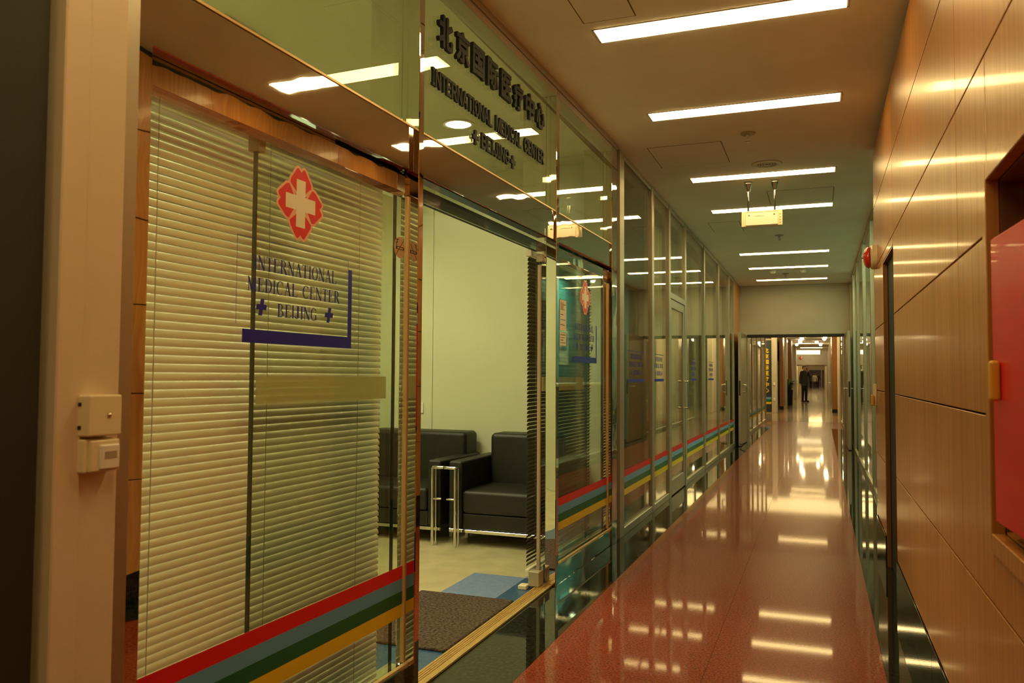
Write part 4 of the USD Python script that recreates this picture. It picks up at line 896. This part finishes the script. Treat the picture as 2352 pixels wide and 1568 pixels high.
pillar('trim_12', 'bright cream jamb left of the second lintel', 0.03, 0.15, 46.0, 50.0, 'plaster_beige', False)
pillar('trim_13', 'chrome edged jamb right of the crossing', 1.80, 1.86, 31.6, 31.9, 'brushed_aluminium', False)
for k, (x0, x1, y) in enumerate(((-0.3, 0.0, 55.0), )):
    pass
ew = thing('wall_end', 'second beige lintel wall across the far corridor', 'wall', kind='structure')
part(ew, 'lintel', bx(-0.5, 2.4, 55.0, 55.3, 2.0, CEIL), 'plaster')
part(ew, 'jamb', bx(-4.0, -0.02, 55.0, 55.3, 0, 2.0), 'plaster')
part(ew, 'jamb', bx(1.83, 3.3, 55.0, 55.3, 0, 2.0), 'plaster')
part(ew, 'head_frame', bx(-0.02, 1.83, 54.97, 55.0, 1.94, 2.0), 'wood_dark')
fb = thing('alarm_bell', 'small round red alarm bell on the second lintel wall', 'alarm bell', (0.28, 55.0, 2.35))
part(fb, 'gong', trimesh.creation.cylinder(0.10, 0.08, sections=20).apply_transform(trimesh.transformations.rotation_matrix(math.pi / 2, [1, 0, 0])).apply_translation((0.28, 54.95, 2.45)), 'bell_red', 30)
part(fb, 'hub', trimesh.creation.icosphere(2, 0.03).apply_translation((0.28, 54.90, 2.45)), 'chrome', True)
lw = thing('wall_left', 'pale far left corridor wall with bright aluminium jambs', 'wall', kind='structure')
part(lw, 'plaster', bx(-0.14, -0.02, 40.0, 55.0, 0, CEIL), 'plaster')
part(lw, 'plaster', bx(-0.14, -0.02, 55.3, 92.0, 0, CEIL), 'plaster')
part(lw, 'plaster', bx(-4.0, -3.9, 23.4, 55.0, 0, CEIL), 'plaster')
for y in (42, 45, 48, 51, 60, 64, 68, 72, 78, 84):
    part(lw, 'jamb', bx(-0.02, 0.06, y, y + 0.25, 0, CEIL), 'brushed_aluminium')
rw = thing('wall_right', 'pale far right corridor wall with bright aluminium jambs', 'wall', kind='structure')
part(rw, 'plaster', bx(1.92, 2.04, 32.0, 55.0, 0, CEIL), 'plaster')
part(rw, 'plaster', bx(1.92, 2.04, 55.3, 92.0, 0, CEIL), 'plaster')
for y in (34, 38, 42, 46, 50, 58, 62, 68, 74, 80):
    part(rw, 'jamb', bx(1.85, 1.92, y, y + 0.25, 0, CEIL), 'brushed_aluminium')
e3 = thing('wall_end', 'third beige lintel wall, the farthest across the corridor', 'wall', kind='structure')
part(e3, 'lintel', bx(-0.5, 2.6, 92.0, 92.3, 2.0, CEIL), 'plaster')
part(e3, 'jamb', bx(-4.0, 0.10, 92.0, 92.3, 0, 2.0), 'plaster')
part(e3, 'jamb', bx(1.85, 3.3, 92.0, 92.3, 0, 2.0), 'plaster')
e4 = thing('wall_end', 'dark purple end of the corridor behind the distant people', 'wall', kind='structure')
part(e4, 'board', bx(-4, 3.3, 113.0, 113.2, 0, CEIL), 'purple_board')
part(e4, 'post', bx(1.55, 1.62, 104.0, 104.1, 0, 2.6), 'brushed_aluminium')
hr = thing('hand_rail', 'short chrome hand rail on the right wall before the second lintel', 'rail', (1.80, 40, 0.9))
part(hr, 'rail', tube([(1.86, 33.2, 1.0), (1.74, 33.2, 1.0), (1.74, 34.8, 1.0), (1.86, 34.8, 1.0)], 0.02), 'chrome', True)

# ------------------------------------------------------------------ potted palm
pp = thing('potted_palm', 'arching green palm in a black pot beside the far left pier', 'plant', (0.13, 36.9, 0))
part(pp, 'pot', lathe([(0, 0.0), (0.16, 0.0), (0.19, 0.62), (0.205, 0.66), (0.18, 0.66), (0.17, 0.60), (0, 0.60)], (0.13, 36.9, 0.001)), 'letter_black', 30)
for k in range(34):
    a, ln_, up = RNG.uniform(0, 2 * math.pi), RNG.uniform(0.45, 0.85), RNG.uniform(0.35, 0.95)
    pts, w = [], []
    for s in np.linspace(0, 1, 7):
        rr = ln_ * s * (0.75 + 0.25 * s)
        pts.append((0.13 + rr * math.cos(a), 36.9 + rr * math.sin(a), 0.60 + up * (1.25 * s - 0.85 * s * s) * 1.25))
        w.append(0.030 * math.sin(math.pi * min(0.98, 0.08 + 0.92 * s)) + 0.003)
    pts, side = np.array(pts), np.array([-math.sin(a), math.cos(a), 0.0])
    up3 = np.array([0, 0, 0.004])
    V = np.vstack([pts + side * np.array(w)[:, None], pts - side * np.array(w)[:, None], pts + up3])
    F, n = [], 7
    for i in range(n - 1):
        F += [[i, i + 1, 2 * n + i], [i + 1, 2 * n + i + 1, 2 * n + i], [2 * n + i, 2 * n + i + 1, n + i], [2 * n + i + 1, n + i + 1, n + i],
              [i, n + i, i + 1], [i + 1, n + i, n + i + 1]]
    part(pp, 'leaf', trimesh.Trimesh(V, F, process=False), 'leaf_green', 60)

# ------------------------------------------------------------------ people
def hull(pts, seg=12):
    return m3.Manifold.batch_hull([m3.Manifold.sphere(r, seg).translate(tuple(map(float, p))) for p, r in pts])
def body_mesh(chains, refine=0.03, it=6):
    out = m3.Manifold()
    for c in chains:
        for a, b in zip(c[:-1], c[1:]):
            out = out + hull([a, b])
    m = out.refine_to_length(refine).to_mesh()
    t = trimesh.Trimesh(m.vert_properties[:, :3], m.tri_verts, process=True)
    trimesh.smoothing.filter_taubin(t, iterations=it)
    return t
def person(label, x, y, turn, coat, trousers, arm_up=False, h=1.76, hair='hair'):
    """A standing figure: bodies of skin, coat, trousers, shoes and hair. It faces +x before it is turned."""
    t = thing('person', label, 'person', (x, y, 0))
    s = h / 1.76
    T = trimesh.transformations.rotation_matrix(turn, [0, 0, 1]); T[:3, 3] = (x, y, 0)
    P = lambda a, b, c, r: (np.array([a, b, c]) * s, r * s)
    def put(name, m, mt_, under=None):
        m = m.copy(); m.apply_transform(T); return part(t if under is None else under, name, m, mt_, True)
    # axes: a = forwards, b = to the figure's left, c = up
    hipL, hipR, knL, knR, anL, anR = P(0, .085, .92, .100), P(0, -.085, .92, .100), P(.03, .080, .50, .070), P(-.02, -.080, .50, .070), P(.02, .075, .10, .056), P(-.05, -.072, .10, .056)
    put('trousers', body_mesh([[P(0, 0.05, .96, .11), P(0, -0.05, .96, .11)], [P(0, .05, .96, .11), hipL, knL, anL], [P(0, -.05, .96, .11), hipR, knR, anR]]), trousers)
    for b, a in ((.075, .02), (-.072, -.05)):
        put('shoe', body_mesh([[P(a - .05, b, .045, .042), P(a + .06, b * 1.08, .045, .045), P(a + .16, b * 1.2, .035, .033)]], it=3), 'cloth_black')
    shL, shR = P(-.01, .175, 1.43, .068), P(-.01, -.175, 1.43, .068)
    elR, wrR = P(-.03, -.26, 1.14, .05), P(.03, -.33, .90, .036)
    if arm_up:
        elL, wrL = P(.16, .22, 1.20, .05), P(.17, .10, 1.46, .036)
    else:
        elL, wrL = P(-.03, .25, 1.14, .05), P(.05, .25, .90, .036)
    put('coat', body_mesh([[P(0, .07, 1.42, .10), P(0, -.07, 1.42, .10)], [P(0, .06, 1.36, .13), P(0, .05, 1.12, .125), P(0, .07, .88, .135)], [P(0, -.06, 1.36, .13), P(0, -.05, 1.12, .125), P(0, -.07, .88, .135)],
                           [P(0, .07, .88, .13), P(0, -.07, .88, .13)], [P(0, .06, 1.3, .12), P(0, -.06, 1.3, .12)], [P(0, .05, 1.1, .12), P(0, -.05, 1.1, .12)],
                           [P(0, .08, 1.42, .085), shL, elL, wrL], [P(0, -.08, 1.42, .085), shR, elR, wrR], [P(0, 0, 1.44, .09), P(.0, 0, 1.50, .06)]]), coat)
    def hand(w, d):
        w, d = np.array(w[0]), np.array(d, float); d /= np.linalg.norm(d)
        b = np.cross(d, [1, 0, .2]); b /= np.linalg.norm(b)
        ch = [[(w, .028 * s), (w + d * .08 * s, .030 * s)]]
        for k in range(4):
            o = b * (k - 1.5) * .019 * s
            L = (.066, .078, .072, .056)[k] * s
            ch.append([(w + d * .08 * s + o, .010 * s), (w + d * (.08 * s + L * .55) + o, .009 * s), (w + d * (.08 * s + L) + o + np.array([.012, 0, 0]) * s, .008 * s)])
        ch.append([(w + d * .03 * s - b * .02 * s, .012 * s), (w + d * .06 * s - b * .045 * s, .010 * s), (w + d * .09 * s - b * .05 * s, .009 * s)])
        return body_mesh(ch, 0.012, 2)
    put('hand', hand(wrR, (.1, 0, -1)), 'skin')
    put('hand', hand(wrL, (-.05, -.25, 1) if arm_up else (.1, 0, -1)), 'skin')
    head = body_mesh([[P(0.0, 0, 1.47, .055), P(.01, 0, 1.56, .055), P(.015, 0, 1.60, .075)], [P(.02, 0, 1.585, .062), P(.0, 0, 1.655, .092)], [P(.045, 0, 1.545, .036), P(.03, 0, 1.60, .062)],
                      [P(.085, 0, 1.622, .010), P(.105, 0, 1.592, .014)], [P(.0, .085, 1.62, .016), P(-.005, .088, 1.59, .014)], [P(.0, -.085, 1.62, .016), P(-.005, -.088, 1.59, .014)]], 0.02, 3)
    hp = put('head', head, 'skin')
    put('hair', body_mesh([[P(-.012, 0, 1.675, .094), P(-.03, 0, 1.63, .088)], [P(.035, 0, 1.705, .058), P(-.02, 0, 1.70, .075)]], 0.03, 3), hair, hp)
    for b in (.03, -.03):
        put('eye', trimesh.creation.icosphere(2, 0.011).apply_translation(np.array([.082, b, 1.632]) * s), 'letter_black', hp)
    put('mouth', body_mesh([[P(.082, .018, 1.556, .005), P(.082, -.018, 1.556, .005)]], 0.02, 1), 'decal_pink', hp)
    if arm_up:
        put('phone', bx(.10, .115, .045, .095, 1.52, 1.64, 0.003).apply_scale(s), 'cloth_black')
person('man in a dark jacket standing in the corridor with a hand raised to his face', 0.70, 42.0, math.radians(-42), 'cloth_dark', 'cloth_black', True, 1.79)
person('distant person in a white shirt seen from behind', 0.86, 97.0, math.radians(100), 'cloth_white', 'cloth_olive', False, 1.66)
person('distant person in black right of the white shirt', 1.15, 98.0, math.radians(80), 'cloth_black', 'cloth_black', False, 1.76)
person('distant person in dark green left of the white shirt', 0.42, 99.0, math.radians(60), 'cloth_green', 'cloth_black', False, 1.6)
